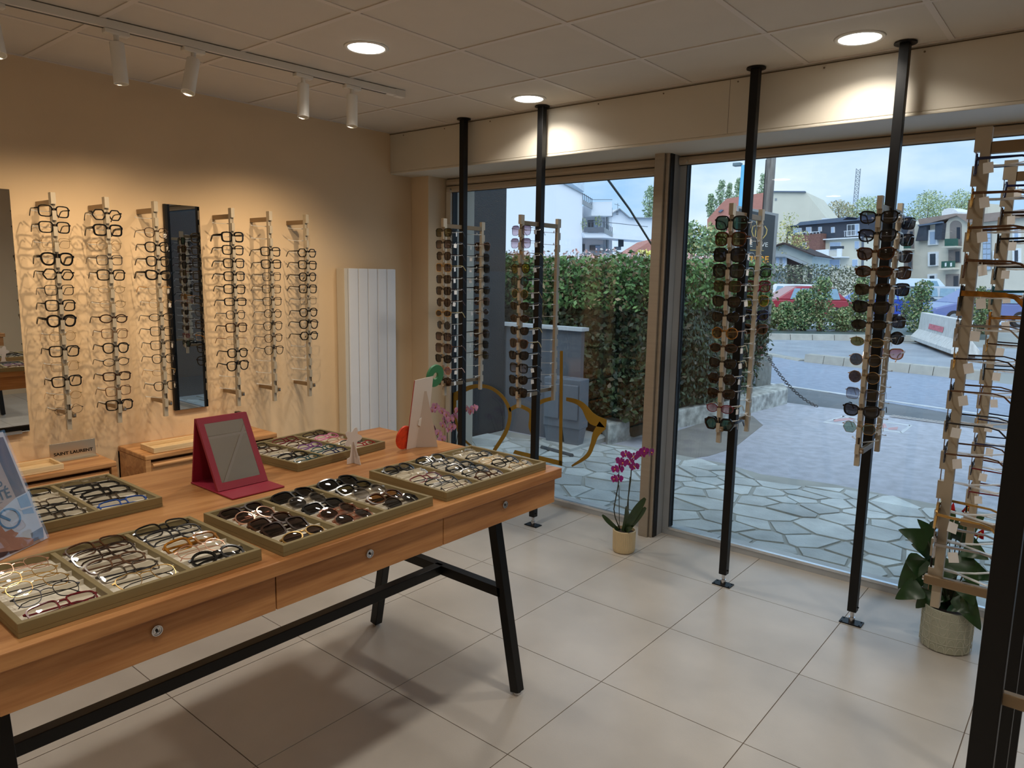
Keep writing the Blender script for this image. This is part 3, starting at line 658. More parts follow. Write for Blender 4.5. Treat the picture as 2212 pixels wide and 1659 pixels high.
# local frame of a rod: front is -y, the arm runs towards +y
_r = G().box(-0.0108, 0.0108, 0.0, 0.020, RBOT, RTOP)
_r.box(-0.0108, 0.0108, -0.013, 0.0, RTOP - 0.055, RTOP)
for k in range(14):
    zt = Z0 - k * PITCH - 0.006; _r.box(-0.0092, 0.0092, -0.013, 0.0, zt - 0.046, zt)
ROD = _r.mesh('rod')
WIRE = G().tube([(0, -0.009, RBOT + 0.04), (0, -0.009, RTOP - 0.04)], 0.0012, 6).mesh('locking_wire')
_p = G().ribbon([(0, 0.018, 0), (0, 0.05, -0.002), ], 0.012, 0.004, side=(1, 0, 0))
for s in (-1, 1): _p.ribbon([(0, 0.045, -0.002), (s * 0.025, 0.085, -0.001), (s * 0.052, 0.118, 0.002), (s * 0.056, 0.121, 0.006)], 0.007, 0.0028, side=(1, 0, 0))
PRG = _p.mesh('prong')
def rod(x, y, ang, label, ref, slots, arm=0.19, host=None, tagged=False, gname=None):
    """upright rod: its front looks along the turned -y; host = the post it is bolted to"""
    t_ = host or thing('display_rod', label, 'display rod', (x, y, 0), ang, group='pale wall display rods')
    LM = (Matrix.Translation((x - host.location.x, y - host.location.y, 0)) @ Matrix.Rotation(ang, 4, 'Z')) if host else Matrix.Identity(4)
    r_ = inst('rod', ROD, RODM, t_); r_.matrix_local = LM
    if host: r_['label'] = label
    inst('locking_wire', WIRE, ARMM, r_)
    G().box(-0.009, 0.009, 0.020, arm, 1.945, 1.972).build('upper_arm', ARMM, t_, local=True, bevel=.002).matrix_local = LM
    lo_ = G().box(0.0108, 0.0288, -0.018, arm, 0.885, 0.909).build('lower_arm', ARMM, t_, local=True, bevel=.003); lo_.matrix_local = LM
    G().lathe([(.0055, 0), (.0055, .004)], 12).build('lock', CHROME, lo_, local=True).matrix_local = Matrix.Translation((0.0198, -0.018, 0.897)) @ Matrix.Rotation(pi / 2, 4, 'X')
    G().tube([(0.004, -0.008, 0.905), (0.004, -0.008, 0.955)], 0.0026, 8).build('key_pin', BLACK, lo_, local=True)
    R4 = Matrix.Translation((x, y, 0)) @ Matrix.Rotation(ang, 4, 'Z')
    for k in range(14):
        z = Z0 - k * PITCH
        inst('prong', PRG, PRONG, r_, (0, 0, z - 0.006))
        sp = slots.get(k)
        if not sp: continue
        m_ = R4 @ Matrix.Translation((random.uniform(-.002, .002), -0.005, z)) @ Matrix.Rotation(random.uniform(-.05, .03), 4, 'X') @ Matrix.Rotation(random.uniform(-.05, .05), 4, 'Z') @ Matrix.Rotation(random.uniform(-.03, .03), 4, 'Y')
        spectacles(sp[0], WGT[sp[1]], sp[2], sp[3], m_, '%s slot %s' % (ORD[k], ref), gname or ('eyewear on ' + ref.replace('of ', '', 1)), tagged=(tagged and (len(sp) < 6 or sp[5])), temple=sp[4] if len(sp) > 4 else None)
    return t_
def seq(start, lst): return {start + i: v for i, v in enumerate(lst)}
XRD = XL + 0.21
wy = [P(px_, py_, x=XRD).y for px_, py_ in ((112, 415), (228, 428), (334, 436), (500, 452), (582, 460), (661, 467))]
W1 = [(S, 'f', 'black', K), (S, 'f', 'black', K), (S, 'w', 'gold', K, 'brown'), (PI, 'b', 'black', K), (HX, 'f', 'black', K), (S, 's', 'black', K), (S, 'f', 'black', K), (PA, 'b', 'black', K), (R_, 'w', 'gold', K), (S, 'f', 'black', K), (S, 'w', 'gold', K), (S, 'f', 'black', K), (OV, 'w', 'gold', K), (OV, 'w', 'gunmetal', K)]
W2 = [(HX, 'f', 'black', K), (S, 'b', 'black', K), (R_, 'w', 'gold', K), (S, 's', 'charcoal', K), (S, 'f', 'black', K), (OV, 'w', 'gold', K, 'dark brown'), (OV, 'w', 'gold', K, 'gunmetal'), (OV, 'f', 'dark brown', K), (S, 's', 'brown', K), (PA, 'f', 'black', K), (OV, 's', 'black', K), (RE, 'f', 'dark brown', K), (S, 's', 'brown', K), (S, 'f', 'black', K)]
W3 = [(PA, 's', 'dark brown', K, None, 1), (PA, 'f', 'black', K, None, 1), (PA, 'f', 'black', K), (CA, 'b', 'black', K), (PA, 's', 'clear', K, 'gold', 1), (R_, 'w', 'gold', K, 'gunmetal', 1), (OV, 's', 'black', K), (S, 's', 'black', K), (S, 's', 'black', K, None, 1), (PA, 's', 'black', K, None, 1), (OV, 'w', 'gold', K, None, 1), (PA, 's', 'black', K, None, 1)]
W4 = [(S, 'b', 'black', K), (S, 'f', 'black', K), (S, 'f', 'black', K), (S, 'f', 'black', K), (S, 'f', 'black', K), (RE, 'f', 'black', K), (PA, 's', 'black', K), (S, 'f', 'dark brown', K), (S, 's', 'clear', K, 'amber'), (PA, 'f', 'black', K), (PI, 'f', 'black', K)]
W5 = [(S, 'f', 'black', K), (S, 'f', 'black', K), (S, 's', 'charcoal', K), (S, 's', 'black', K), (S, 's', 'black', K), (R_, 's', 'black', K), (PI, 's', 'black', K), (PA, 's', 'dark brown', K), (PI, 's', 'black', K)]
W6 = [(HX, 'f', 'black', K), (S, 'f', 'black', K), (PA, 'f', 'black', K), (S, 'f', 'black', K), (S, 'w', 'gunmetal', K), (PA, 'f', 'black', K), (PI, 'f', 'black', K), (HX, 'f', 'black', K)]
WR = ['first wall rod from left', 'second wall rod from left', 'third wall rod from left', 'fourth wall rod from left', 'fifth wall rod from left', 'sixth wall rod from left']
for i, (st, lst) in enumerate(((0, W1), (0, W2), (1, W3), (1, W4), (2, W5), (2, W6))):
    nm = ['first of six wall rods from the left', 'second of six wall rods from the left', 'third of six wall rods, left of narrow mirror', 'fourth of six wall rods, right of narrow mirror', 'fifth of six wall rods from the left', 'sixth of six wall rods, nearest the radiator'][i]
    rod(XRD, wy[i], pi / 2, 'pale notched display rod, ' + nm, 'of ' + WR[i], seq(st, [(a + (None,) * (5 - len(a)) + (0,))[:6] if len(a) < 6 else a for a in lst]), arm=0.21, tagged=True)

# ================================================================== POSTS IN THE WINDOW
def post(x, y, label, top=True):
    t_ = thing('display_post', label, 'post', (x, y, 0), group='black floor-to-ceiling display posts')
    b = lambda g, n, m, p=t_, **k: g.build(n, m, p, local=True, **k)
    b(G().box(-0.0205, 0.0205, -0.0205, 0.0205, 0.062, H - 0.006), 'upright', BLACK, bevel=.002)
    fp = b(G().box(-0.05, 0.05, -0.032, 0.032, 0.0, 0.006), 'foot_plate', BLACK, bevel=.001)
    for sx in (-1, 1):
        for sy in (-1, 1): b(G().lathe([(.0042, .006), (.0042, .0085)], 8, (sx * .040, sy * .022, 0)), 'bolt', BLACK, fp)
    b(G().lathe([(.014, .006), (.014, .03), (.009, .03), (.009, .062)], 14), 'levelling_screw', CHROME, smooth=True, auto=0.6)
    b(G().lathe([(.046, H - .006), (.046, H - .0005)], 28), 'ceiling_flange', BLACK)
    b(G().tube([(0.0205, 0, 0.085), (0.027, 0, 0.085)], 0.004, 8), 'set_screw', BLACK)
    return t_
PX = [(-3.445, 3.635), (-2.797, 3.645), (-1.455, 3.605), (-0.800, 3.605)]
PN = ['first window post', 'second window post', 'third window post', 'fourth window post']
PL = ['black square post in the window corner beside the pier', 'black square post before the left window, second from the pier', 'black square post before the right window, near the mullion', 'black square post before the right window, fourth from the pier']
POSTS = [post(x, y, l) for (x, y), l in zip(PX, PL)]
F1 = [(S, 's', 'black', 'olive'), (S, 's', 'gunmetal', 'brown fade'), (PA, 's', 'dark brown', 'brown'), (S, 's', 'gold', 'brown fade'), (S, 's', 'dark brown', 'brown'), (S, 's', 'dark brown', 'brown'), (R_, 's', 'tortoise', 'brown'), (OV, 's', 'gold', 'brown'), (R_, 'w', 'gunmetal', 'grey'), (S, 's', 'dark brown', 'brown fade'), (OS, 's', 'brown', 'brown fade'), (CA, 'f', 'black', 'black'), (HX, 's', 'rose gold', 'rose'), (S, 's', 'dark brown', 'brown')]
B1 = [(PI, 's', 'brown', 'brown'), (S, 's', 'charcoal', 'grey'), (S, 'f', 'black', 'black'), (RE, 's', 'black', 'grey'), (CA, 'f', 'black', 'brown'), (S, 's', 'tortoise', 'brown'), (OV, 'w', 'silver', 'brown fade'), (S, 's', 'charcoal', 'black'), (S, 'f', 'dark brown', 'brown'), (S, 's', 'black', 'grey'), (S, 's', 'dark brown', 'olive')]
F2 = [(OS, 'w', 'gunmetal', 'purple fade'), (OS, 'w', 'gunmetal', 'purple fade'), (PI, 'w', 'gold', 'peach'), (PI, 's', 'black', 'yellow'), (R_, 's', 'dark brown', 'teal'), (R_, 'w', 'gold', 'olive'), (CA, 's', 'dark brown', 'brown'), (OV, 's', 'tortoise', 'brown'), (CA, 's', 'black', 'brown', 'gold'), (PI, 's', 'brown', 'brown', 'gold'), (CA, 'f', 'black', 'black'), (S, 'f', 'black', 'grey fade'), (CA, 'f', 'black', 'black'), (S, 'f', 'black', 'black')]
F3 = [(OS, 'f', 'black', 'green'), (OS, 'f', 'tortoise', 'olive'), (OS, 'f', 'black', 'black'), (OS, 'f', 'black', 'grey'), (S, 's', 'tortoise', 'olive'), (CA, 'f', 'black', 'brown'), (CA, 's', 'black', 'black'), (R_, 's', 'amber', 'orange'), (OV, 's', 'tortoise', 'brown', 'gold'), (CA, 's', 'black', 'black', 'gold'), (HX, 's', 'dark brown', 'brown'), (CA, 's', 'dark brown', 'brown'), (OV, 's', 'burgundy', 'rose', 'gold'), (HX, 'b', 'black', 'green')]
B3 = [(S, 'f', 'black', 'pale green'), (S, 'f', 'burgundy', 'rose'), (PI, 's', 'gold', 'yellow', 'dark brown'), (CA, 'f', 'navy', 'grey'), (CA, 'f', 'brown', 'brown')]
F4 = [(CA, 'f', 'black', 'grey fade'), (CA, 'f', 'black', 'grey fade'), (CA, 'f', 'tortoise', 'brown'), (OV, 'f', 'tortoise', 'brown'), (CA, 's', 'dark brown', 'brown'), (CA, 'f', 'black', 'black'), (OV, 's', 'black', 'black'), (OV, 'w', 'gold', 'olive'), (R_, 'w', 'gold', 'grey'), (R_, 'w', 'gold', 'brown'), (S, 'w', 'silver', 'grey fade'), (CA, 'f', 'black', 'grey'), (HX, 'w', 'gold', 'pale green')]
B4 = [(S, 's', 'black', 'grey'), (S, 's', 'black', 'grey'), (S, 's', 'tortoise', 'grey'), (S, 'f', 'tortoise', 'brown'), (S, 'f', 'black', 'black'), (R_, 'w', 'silver', 'clear'), (S, 's', 'charcoal', 'black'), (R_, 'f', 'black', 'black'), (CA, 'f', 'rose gold', 'rose')]
for i, (fr_, (bs, bk)) in enumerate(((F1, (1, B1)), (F2, (0, [])), (F3, (3, B3)), (F4, (0, B4)))):
    x, y = PX[i]
    rod(x, y - 0.185, 0.0, 'pale notched rod on the room side of the ' + PN[i], 'of front rod, ' + PN[i], seq(0, fr_), arm=0.165, host=POSTS[i], tagged=True, gname='sunglasses on the ' + PN[i])
    rod(x, y + 0.200, pi, 'pale notched rod on the street side of the ' + PN[i], 'of rear rod, ' + PN[i], seq(bs, bk), arm=0.18, host=POSTS[i], tagged=(i < 2), gname='sunglasses on the ' + PN[i])
# posts of the row at the right edge
RP = [post(-0.092, y, l) for y, l in ((1.50, 'black square post nearest the camera at the right edge'), (2.05, 'black square post just behind the nearest one at the right edge'), (2.63, 'black square post third back in the right-hand row'))]
Q1 = [(RE, 'f', 'navy', K), (OV, 'f', 'gold', K, 'brown'), (OV, 'f', 'gold', K, 'brown'), (PA, 'f', 'brown', K), (S, 'b', 'black', K, 'amber'), (S, 's', 'silver', K), (OV, 's', 'gold', K, 'dark brown'), (OV, 's', 'gunmetal', K, 'brown'), (OV, 's', 'gunmetal', K, 'charcoal'), (OV, 's', 'gunmetal', K, 'brown'), None, (PI, 'f', 'gold', 'brown'), (PI, 'f', 'silver', 'grey'), None]
Q2 = [(RE, 'f', 'navy', K), (PA, 'f', 'dark brown', K), (S, 'f', 'black', K), (S, 'f', 'black', K), (S, 'f', 'teal', K), (S, 'f', 'amber', K), (OV, 's', 'gold', K, 'dark brown'), (S, 's', 'black', K), (S, 's', 'brown', K), (OV, 's', 'gold', K, 'navy'), (OV, 's', 'charcoal', K, 'navy'), (OV, 's', 'gunmetal', K, 'burgundy'), (OV, 's', 'brown', K, 'burgundy')]
rod(-0.272, 2.05, -pi / 2, 'large pale notched rod on the second post of the right-hand row', 'of nearer rod at right edge', {k: v for k, v in enumerate(Q1) if v}, arm=0.165, host=RP[1], tagged=True, gname='eyewear on the rods at the right edge')
rod(-0.272, 2.63, -pi / 2, 'pale notched rod on the third post of the right-hand row', 'of farther rod at right edge', seq(0, Q2), arm=0.165, host=RP[2], tagged=True, gname='eyewear on the rods at the right edge')
rod(0.11, 1.50, pi / 2, 'pale notched rod on the nearest post, outside the right edge', 'of nearest rod beyond the edge', {}, arm=0.185, host=RP[0])

# ================================================================== CABINETS ON THE LEFT WALL
def cabinet(y0, y1, label):
    t_ = thing('wall_cabinet', label, 'cabinet', (XL + 0.175, (y0 + y1) / 2, 0), group='low oak wall cabinets')
    b = lambda g, n, m, p=t_, **k: g.build(n, m, p, **k)
    x0, x1, zt = XL + 0.002, XL + 0.35, 0.65
    b(G().box(x0, x1, y0, y1, zt - 0.028, zt), 'top', OAKX, bevel=.006)
    b(G().box(x0, x1, y0, y0 + 0.028, 0.0, zt - 0.028), 'side', OAKX); b(G().box(x0, x1, y1 - 0.028, y1, 0.0, zt - 0.028), 'side', OAKX)
    b(G().box(x0, x0 + 0.02, y0, y1, 0, zt - 0.03), 'back', OAKX)
    for k in range(3):
        z1 = zt - 0.045 - k * 0.2; z0 = z1 - 0.182
        d = b(G().box(x1 - 0.03, x1 - 0.012, y0 + 0.034, y1 - 0.034, z0, z1), 'drawer', OAKX, bevel=.002)
        b(G().tube([(x1 - 0.012, y0 + 0.04, z1 - 0.018), (x1 - 0.012, y1 - 0.04, z1 - 0.018)], 0.012, 10), 'grip_rail', OAKX, d, smooth=True, auto=0.9)
    return t_
cabinet(0.72, 1.508, 'oak cabinet with rounded edges below the first wall rod')
cabinet(1.652, 2.452, 'oak cabinet with rounded edges behind the red mirror')
def wood_tray(x0, x1, y0, y1, label):
    t_ = thing('wooden_tray', label, 'tray', ((x0 + x1) / 2, (y0 + y1) / 2, 0.65), group='pale wooden trays on the cabinets'); z = 0.651
    b = lambda g, n, m: g.build(n, m, t_, bevel=.0015)
    b(G().box(x0, x1, y0, y1, z, z + 0.010), 'base', OAKT)
    for xa, xb, ya, yb in ((x0, x0 + .012, y0, y1), (x1 - .012, x1, y0, y1), (x0 + .012, x1 - .012, y0, y0 + .012), (x0 + .012, x1 - .012, y1 - .012, y1)): b(G().box(xa, xb, ya, yb, z + 0.010, z + 0.030), 'edge_strip', OAKT)
wood_tray(-4.09, -3.92, 0.95, 1.268, 'shallow pale wooden tray beside the silver brand sign')
wood_tray(-4.08, -3.915, 1.705, 2.06, 'shallow pale wooden tray on the cabinet behind the red mirror')
sg = thing('brand_sign', 'small mirrored metal sign with black capital letters on the oak cabinet', 'sign', (-4.12, 1.38, 0.65))
MET = M('brushed_mirror_metal', srgb(222, 214, 198), rough=0.3, metal=1.0, var=0.02)
G().box(-4.124, -4.118, 1.272, 1.490, 0.652, 0.742).build('plate', MET, sg, bevel=.001); G().box(-4.118, -4.075, 1.275, 1.487, 0.651, 0.655).build('foot', MET, sg)
lettering('SAINT LAURENT', 0.0225, BLACK, sg, Vector((-4.1172, 1.382, 0.678)) - sg.location, (pi / 2, 0, pi / 2), sx=1.12, bold=0.0006)
bx_ = thing('black_box', 'small black box standing on the oak cabinet behind the red mirror', 'box', (-4.16, 2.36, 0.65))
G().box(-4.20, -4.13, 2.34, 2.37, 0.651, 0.76).build('case', BLACK, bx_, bevel=.002); G().box(-4.13, -4.128, 2.343, 2.367, 0.66, 0.75).build('face_plate', M('dark_face', srgb(40, 38, 38), rough=0.3), bx_)

# ================================================================== ON THE TABLE
def plane_hit(px_, py_, o, n):
    d = CF + CR * ((px_ - 1106) / FPX) - CU * ((py_ - 829.5) / FPX); return CAM + d * ((o - CAM).dot(n) / d.dot(n))
RED = M('red_leatherette', srgb(142, 20, 44), rough=0.55, var=0.05, bump=0.15, bscale=700)
mt = thing('table_mirror', 'red leatherette folding mirror standing on the oak table', 'mirror', (-2.2, 1.24, ZT))
mt.rotation_euler = (0, 0, 0)
y0, y1 = 1.148, 1.330; z0 = ZT + 0.0012
G().box(-2.360, -2.088, y0 - 0.004, y1 + 0.004, z0, z0 + 0.005).build('base_flap', RED, mt, bevel=.0015)
bt, tp_ = Vector((-2.184, 0, z0 + 0.006)), Vector((-2.308, 0, 1.152)); dz = (tp_ - bt).normalized(); nn = Vector((dz.z, 0, -dz.x))
def slab(g, ya, yb, s0, s1, n0, n1):
    q = []
    for n_ in (n0, n1):
        for y_, s_ in ((ya, s0), (yb, s0), (yb, s1), (ya, s1)): p = bt + dz * s_ + nn * n_; q.append((p.x, y_, p.z))
    return g.hexa(q)
L_ = (tp_ - bt).length
slab(G(), y0, y1, 0, L_, -0.010, 0.0).build('front_panel', RED, mt, bevel=.0015)
fr_ = G(); slab(fr_, y0, y0 + 0.021, 0, L_, 0, .002); slab(fr_, y1 - 0.021, y1, 0, L_, 0, .002); slab(fr_, y0 + .021, y1 - .021, 0, 0.026, 0, .002); slab(fr_, y0 + .021, y1 - .021, L_ - 0.021, L_, 0, .002)
fr_.build('frame', RED, mt)
slab(G(), y0 + .021, y1 - .021, 0.026, L_ - 0.021, 0.0, 0.0008).build('mirror_glass', MIRROR, mt)
G().hexa([(-2.360, y0, z0 + .004), (-2.360, y1, z0 + .004), (-2.354, y1, z0 + .004), (-2.354, y0, z0 + .004), (tp_.x - .012, y0, tp_.z), (tp_.x - .012, y1, tp_.z), (tp_.x - .004, y1, tp_.z), (tp_.x - .004, y0, tp_.z)]).build('back_panel', RED, mt)

# cardboard figures seen from behind
CARD = M('white_card', srgb(226, 218, 212), rough=0.8, var=0.02); CARDG = M('grey_card', srgb(206, 196, 188), rough=0.85, var=0.02)
fc = thing('cardboard_flower', 'white back of a small flower-shaped cardboard stand on the table', 'card stand', (-2.17, 1.69, ZT))
c_ = (1.692, ZT + 0.098); pts = []
for k in range(60):
    a = 2 * pi * k / 60; r = 0.0345 + 0.0085 * cos(5 * a + 0.4); pts.append((c_[0] + r * cos(a), c_[1] + r * sin(a)))
G().prism(pts, -2.176, -2.1745, 'x').build('flower_head', CARD, fc)
G().prism([(1.662, ZT + .001), (1.722, ZT + .001), (1.722, ZT + .022), (1.708, ZT + .026), (1.700, ZT + .07), (1.684, ZT + .07), (1.676, ZT + .026), (1.662, ZT + .022)], -2.1765, -2.175, 'x').build('stem_card', CARD, fc)
G().hexa([(-2.174, 1.691, ZT + .001), (-2.13, 1.691, ZT + .001), (-2.13, 1.693, ZT + .001), (-2.174, 1.693, ZT + .001), (-2.174, 1.691, ZT + .085), (-2.170, 1.691, ZT + .085), (-2.170, 1.693, ZT + .085), (-2.174, 1.693, ZT + .085)]).build('strut', CARDG, fc)
fv = thing('cardboard_display', 'tall white cardboard easel back with red and green cutout edges', 'card stand', (-2.19, 2.02, ZT))
A_ = Vector((-2.190, 1.975, ZT + .001)); U_ = Vector((0.02, 1, 0)).normalized(); V_ = Vector((0.055, 0.0, 0.305)); Nn = U_.cross(V_).normalized()
def card(pts, n0, n1, nm, m_, par):
    g = G(); q0 = [A_ + U_ * a + V_ * b + Nn * n0 for a, b in pts]; q1 = [A_ + U_ * a + V_ * b + Nn * n1 for a, b in pts]; n = len(pts)
    g.add(q0 + q1, [tuple(range(n - 1, -1, -1)), tuple(range(n, 2 * n))] + [(i, (i + 1) % n, n + (i + 1) % n, n + i) for i in range(n)]); return g.build(nm, m_, par)
card([(0, 0), (0.112, 0), (0.100, 1.0), (0.0, 0.97)], 0, .002, 'back_card', CARD, fv)
card([(-.001, 0), (.0, 0), (0.0, 0.97), (-.001, 0.97)], -.0005, .003, 'red_edge', M('card_red_edge', srgb(176, 40, 44), rough=0.6), fv)
def ell(cx, cy, rx, ry, n=28): return [(cx + rx * cos(2 * pi * k / n), (cy + ry * sin(2 * pi * k / n))) for k in range(n)]
rdm = M('card_orange_red', srgb(214, 66, 34), rough=0.45, var=0.25, scale=40)
card(ell(-0.012, 0.17, 0.042, 0.165), -.010, -.002, 'red_cutout', rdm, fv); card(ell(-0.016, 0.16, 0.026, 0.11), -.016, -.010, 'red_cutout', rdm, fv)
gr = M('card_green', srgb(56, 128, 84), rough=0.45, var=0.1)
out_ = ell(0.118, 0.99, 0.045, 0.155); in_ = ell(0.118, 0.99, 0.014, 0.05); g = G(); n = 28
vs = [A_ + U_ * a + V_ * b + Nn * d for d in (-.012, -.002) for pts in (out_, in_) for a, b in pts]
g.add(vs, [(i, n + i, n + (i + 1) % n, (i + 1) % n) for i in range(n)] + [(2 * n + i, 2 * n + (i + 1) % n, 3 * n + (i + 1) % n, 3 * n + i) for i in range(n)] + [(i, (i + 1) % n, 2 * n + (i + 1) % n, 2 * n + i) for i in range(n)] + [(n + i, 3 * n + i, 3 * n + (i + 1) % n, n + (i + 1) % n) for i in range(n)])
g.build('green_ring', gr, fv)
h0 = A_ + U_ * .052 + Nn * -.0; h1 = A_ + U_ * .060 + V_ * 0.80
ft = Vector((-2.128, 2.098, ZT + .001))
nrm = (h1 - h0).cross(ft - h0).normalized() * 0.0012
hh = h1 + (ft - h0) * 0.12
g = G(); q = [h0, ft, hh, h1]; g.add([p - nrm for p in q] + [p + nrm for p in q], [(3, 2, 1, 0), (4, 5, 6, 7), (0, 1, 5, 4), (1, 2, 6, 5), (2, 3, 7, 6), (3, 0, 4, 7)]); g.build('strut', CARDG, fv)
card([(0.046, 0.33), (0.062, 0.30), (0.070, 0.37), (0.060, 0.43), (0.048, 0.41)], .004, .006, 'lock_tab', M('tab_white', srgb(242, 242, 240), rough=0.7), fv)

# poster in an acrylic easel
A_ = Vector((-2.147, 0.642, ZT + 0.001)); ul = Vector((0.54, -0.84, 0)).normalized(); bk = Vector((-0.84, -0.54, 0)); vup = (Vector((0, 0, .29)) + bk * .105); pn = (-ul).cross(vup.normalized()).normalized()
if pn.dot(CAM - A_) < 0: pn = -pn
po = thing('tabletop_poster', 'leaning poster in clear easel with blue glasses picture on the table', 'poster', A_)
def pflat(px_pts, lift, nm, m_, th=0.0004):
    q = [plane_hit(a / 5.186, 900 + b / 5.186, A_ + pn * lift, pn) for a, b in px_pts]; n = len(q)
    nv = sum(((q[(i + 1) % n] - q[0]).cross(q[(i + 2) % n] - q[0]) for i in range(n)), Vector())
    if nv.dot(pn) < 0: q = q[::-1]
    g = G().add([p - pn * th for p in q] + q, [tuple(range(n - 1, -1, -1)), tuple(range(n, 2 * n))] + [(i, (i + 1) % n, n + (i + 1) % n, n + i) for i in range(n)]); return g.build(nm, m_, po)
Wp = 0.215; vv = vup.normalized(); Hp = vup.length
def pquad(u0, u1, v0, v1, l0, l1, nm, m_):
    g = G(); q = [A_ + ul * a + vv * b + pn * l for l in (l0, l1) for a, b in ((u0, v0), (u1, v0), (u1, v1), (u0, v1))]; g.hexa(q); return g.build(nm, m_, po)
pquad(0, Wp, 0, Hp, -0.004, -0.0005, 'backing_card', M('poster_border', srgb(216, 208, 212), rough=0.5))
pflat([(-380, 280), (35, 228), (490, 1352), (490, 1385), (365, 1432), (0, 1585), (-330, 1740)], 0.0, 'print_ground', M('print_beige', srgb(176, 150, 132), rough=0.5, var=0.06, scale=20))
pflat([(-60, 240), (35, 228), (290, 850), (180, 905), (-60, 370)], 0.0006, 'print_slats', M('print_brown', srgb(92, 60, 44), rough=0.5, var=0.5, scale=50, stretch=(1, 1, 0.1)))
pflat([(180, 905), (325, 832), (492, 1350), (350, 1385), (0, 1330), (-200, 1300), (-200, 1150), (0, 1060)], 0.0006, 'print_blouse', M('print_pale_blue', srgb(190, 204, 226), rough=0.5, var=0.08, scale=14))
pflat([(192, 915), (300, 860), (385, 1080), (262, 1092)], 0.0010, 'print_sleeve', M('print_blue', srgb(128, 164, 208), rough=0.5, var=0.1, scale=30))
pflat([(-160, 1250), (10, 1225), (60, 1290), (130, 1258), (165, 1290), (210, 1300), (170, 1350), (260, 1350), (375, 1365), (375, 1425), (200, 1505), (0, 1560), (-160, 1640)], 0.0012, 'print_hand', M('print_skin', srgb(176, 128, 106), rough=0.5, var=0.12, scale=25))
pflat([(345, 1308), (478, 1230), (492, 1350), (370, 1400)], 0.0010, 'print_slate_area', M('print_slate', srgb(110, 124, 150), rough=0.5, var=0.3, scale=30))  # slate-coloured area of the printed picture
pflat([(0, 1520), (215, 1490), (365, 1432), (0, 1585), (-160, 1650), (-160, 1600)], 0.0014, 'print_dark_edge', M('print_dark', srgb(80, 48, 38), rough=0.5))
blu = M('print_steel_blue', srgb(84, 136, 186), rough=0.5, var=0.06)
ring = [(110 + 128 * cos(t * pi / 20), 1140 + 118 * sin(t * pi / 20)) for t in range(40)]; rin = [(108 + 106 * cos(t * pi / 20), 1142 + 98 * sin(t * pi / 20)) for t in range(40)]
g = G(); q = [plane_hit(a / 5.186, 900 + b / 5.186, A_ + pn * l, pn) for l in (.0014, .0018) for pts in (ring, rin) for a, b in pts]; n = 40
g.add(q, [(i, (i + 1) % n, n + (i + 1) % n, n + i) for i in range(n)] + [(2 * n + i, 3 * n + i, 3 * n + (i + 1) % n, 2 * n + (i + 1) % n) for i in range(n)] + [(i, 2 * n + i, 2 * n + (i + 1) % n, (i + 1) % n) for i in range(n)]); g.build('print_rim', blu, po)
pflat([(-20, 1090), (20, 1100), (125, 1150), (115, 1172), (10, 1130), (-20, 1125)], .0018, 'print_temple', blu)
pflat([(205, 1035), (360, 995), (362, 1012), (240, 1050)], .0018, 'print_temple', M('print_pale_arm', srgb(206, 212, 226), rough=0.5))
INK = M('print_ink', srgb(34, 28, 28), rough=0.6)
def ptext(s, x_, y_, size, nm='lettering'):
    p = plane_hit(x_ / 5.186, 900 + y_ / 5.186, A_ + pn * .0016, pn) - po.location; X_ = -ul; Y_ = vv
    lettering(s, size, INK, po, None, None, nm, 'RIGHT', 0.0002, 1.0, 0.0006, Matrix(((X_.x, Y_.x, pn.x, p.x), (X_.y, Y_.y, pn.y, p.y), (X_.z, Y_.z, pn.z, p.z), (0, 0, 0, 1))))
ptext('TÉ', 134, 893, 0.036); ptext('O', 36, 772, 0.020)
pflat([(-60, 985), (28, 955), (29, 960), (-60, 992)], .0016, 'print_rule', INK)
pquad(-0.004, Wp + .004, -0.0, Hp + .004, 0.002, 0.0028, 'acrylic_front', thin_glass('acrylic', tint=(0.97, 0.97, 0.97), refl=1.0, ior=1.49))
g = G(); q = [A_ + ul * .02 + vv * Hp * .8 - pn * .004, A_ + ul * (Wp - .02) + vv * Hp * .8 - pn * .004]; f0 = [Vector((p.x, p.y, 0)) + bk * .13 + Vector((0, 0, ZT + .001)) for p in (A_ + ul * .02, A_ + ul * (Wp - .02))]
g.hexa([f0[0], f0[1], f0[1] + bk * .003, f0[0] + bk * .003, q[0] - pn * .001, q[1] - pn * .001, q[1] - pn * .004, q[0] - pn * .004]); g.build('rear_leg', MATS['acrylic'], po)

# ================================================================== PLANTS IN THE WINDOW
def leaf_blade(g, base, tip, width, sag=0.0, nrm=(0, -1, 0.3), n=7, mi=0, fold=0.12, heart=False, blunt=False):
    base = Vector(base); tip = Vector(tip); ax = tip - base; s_ = ax.cross(Vector(nrm)).normalized(); up = s_.cross(ax).normalized(); vs = []; fs = []
    for i in range(n + 1):
        t_ = i / n; w_ = width * (sin(pi * min(1, (0.06 + 0.94 * t_)) ** 0.75) if not heart else (1 - t_) ** 0.75 * min(1, 0.55 + t_ * 5) * 1.1); w_ = width * sin(pi * (0.07 + 0.90 * t_)) ** 0.55 * (0.6 + 0.4 * t_) if blunt else w_; w_ = max(w_, 0.0005)
        c = base + ax * t_ + up * (sag * (sin(pi * t_) ** 1.0)); vs += [c - s_ * w_ / 2 + up * fold * w_, c, c + s_ * w_ / 2 + up * fold * w_]
    for i in range(n): fs += [(3 * i, 3 * i + 1, 3 * i + 4, 3 * i + 3), (3 * i + 1, 3 * i + 2, 3 * i + 5, 3 * i + 4)]
    g.add(vs, fs, mi); return g
LEAFD = M('orchid_leaf', srgb(38, 62, 32), rough=0.35, var=0.15, scale=30)
STEM = M('orchid_stem', srgb(46, 48, 26), rough=0.5, var=0.1)
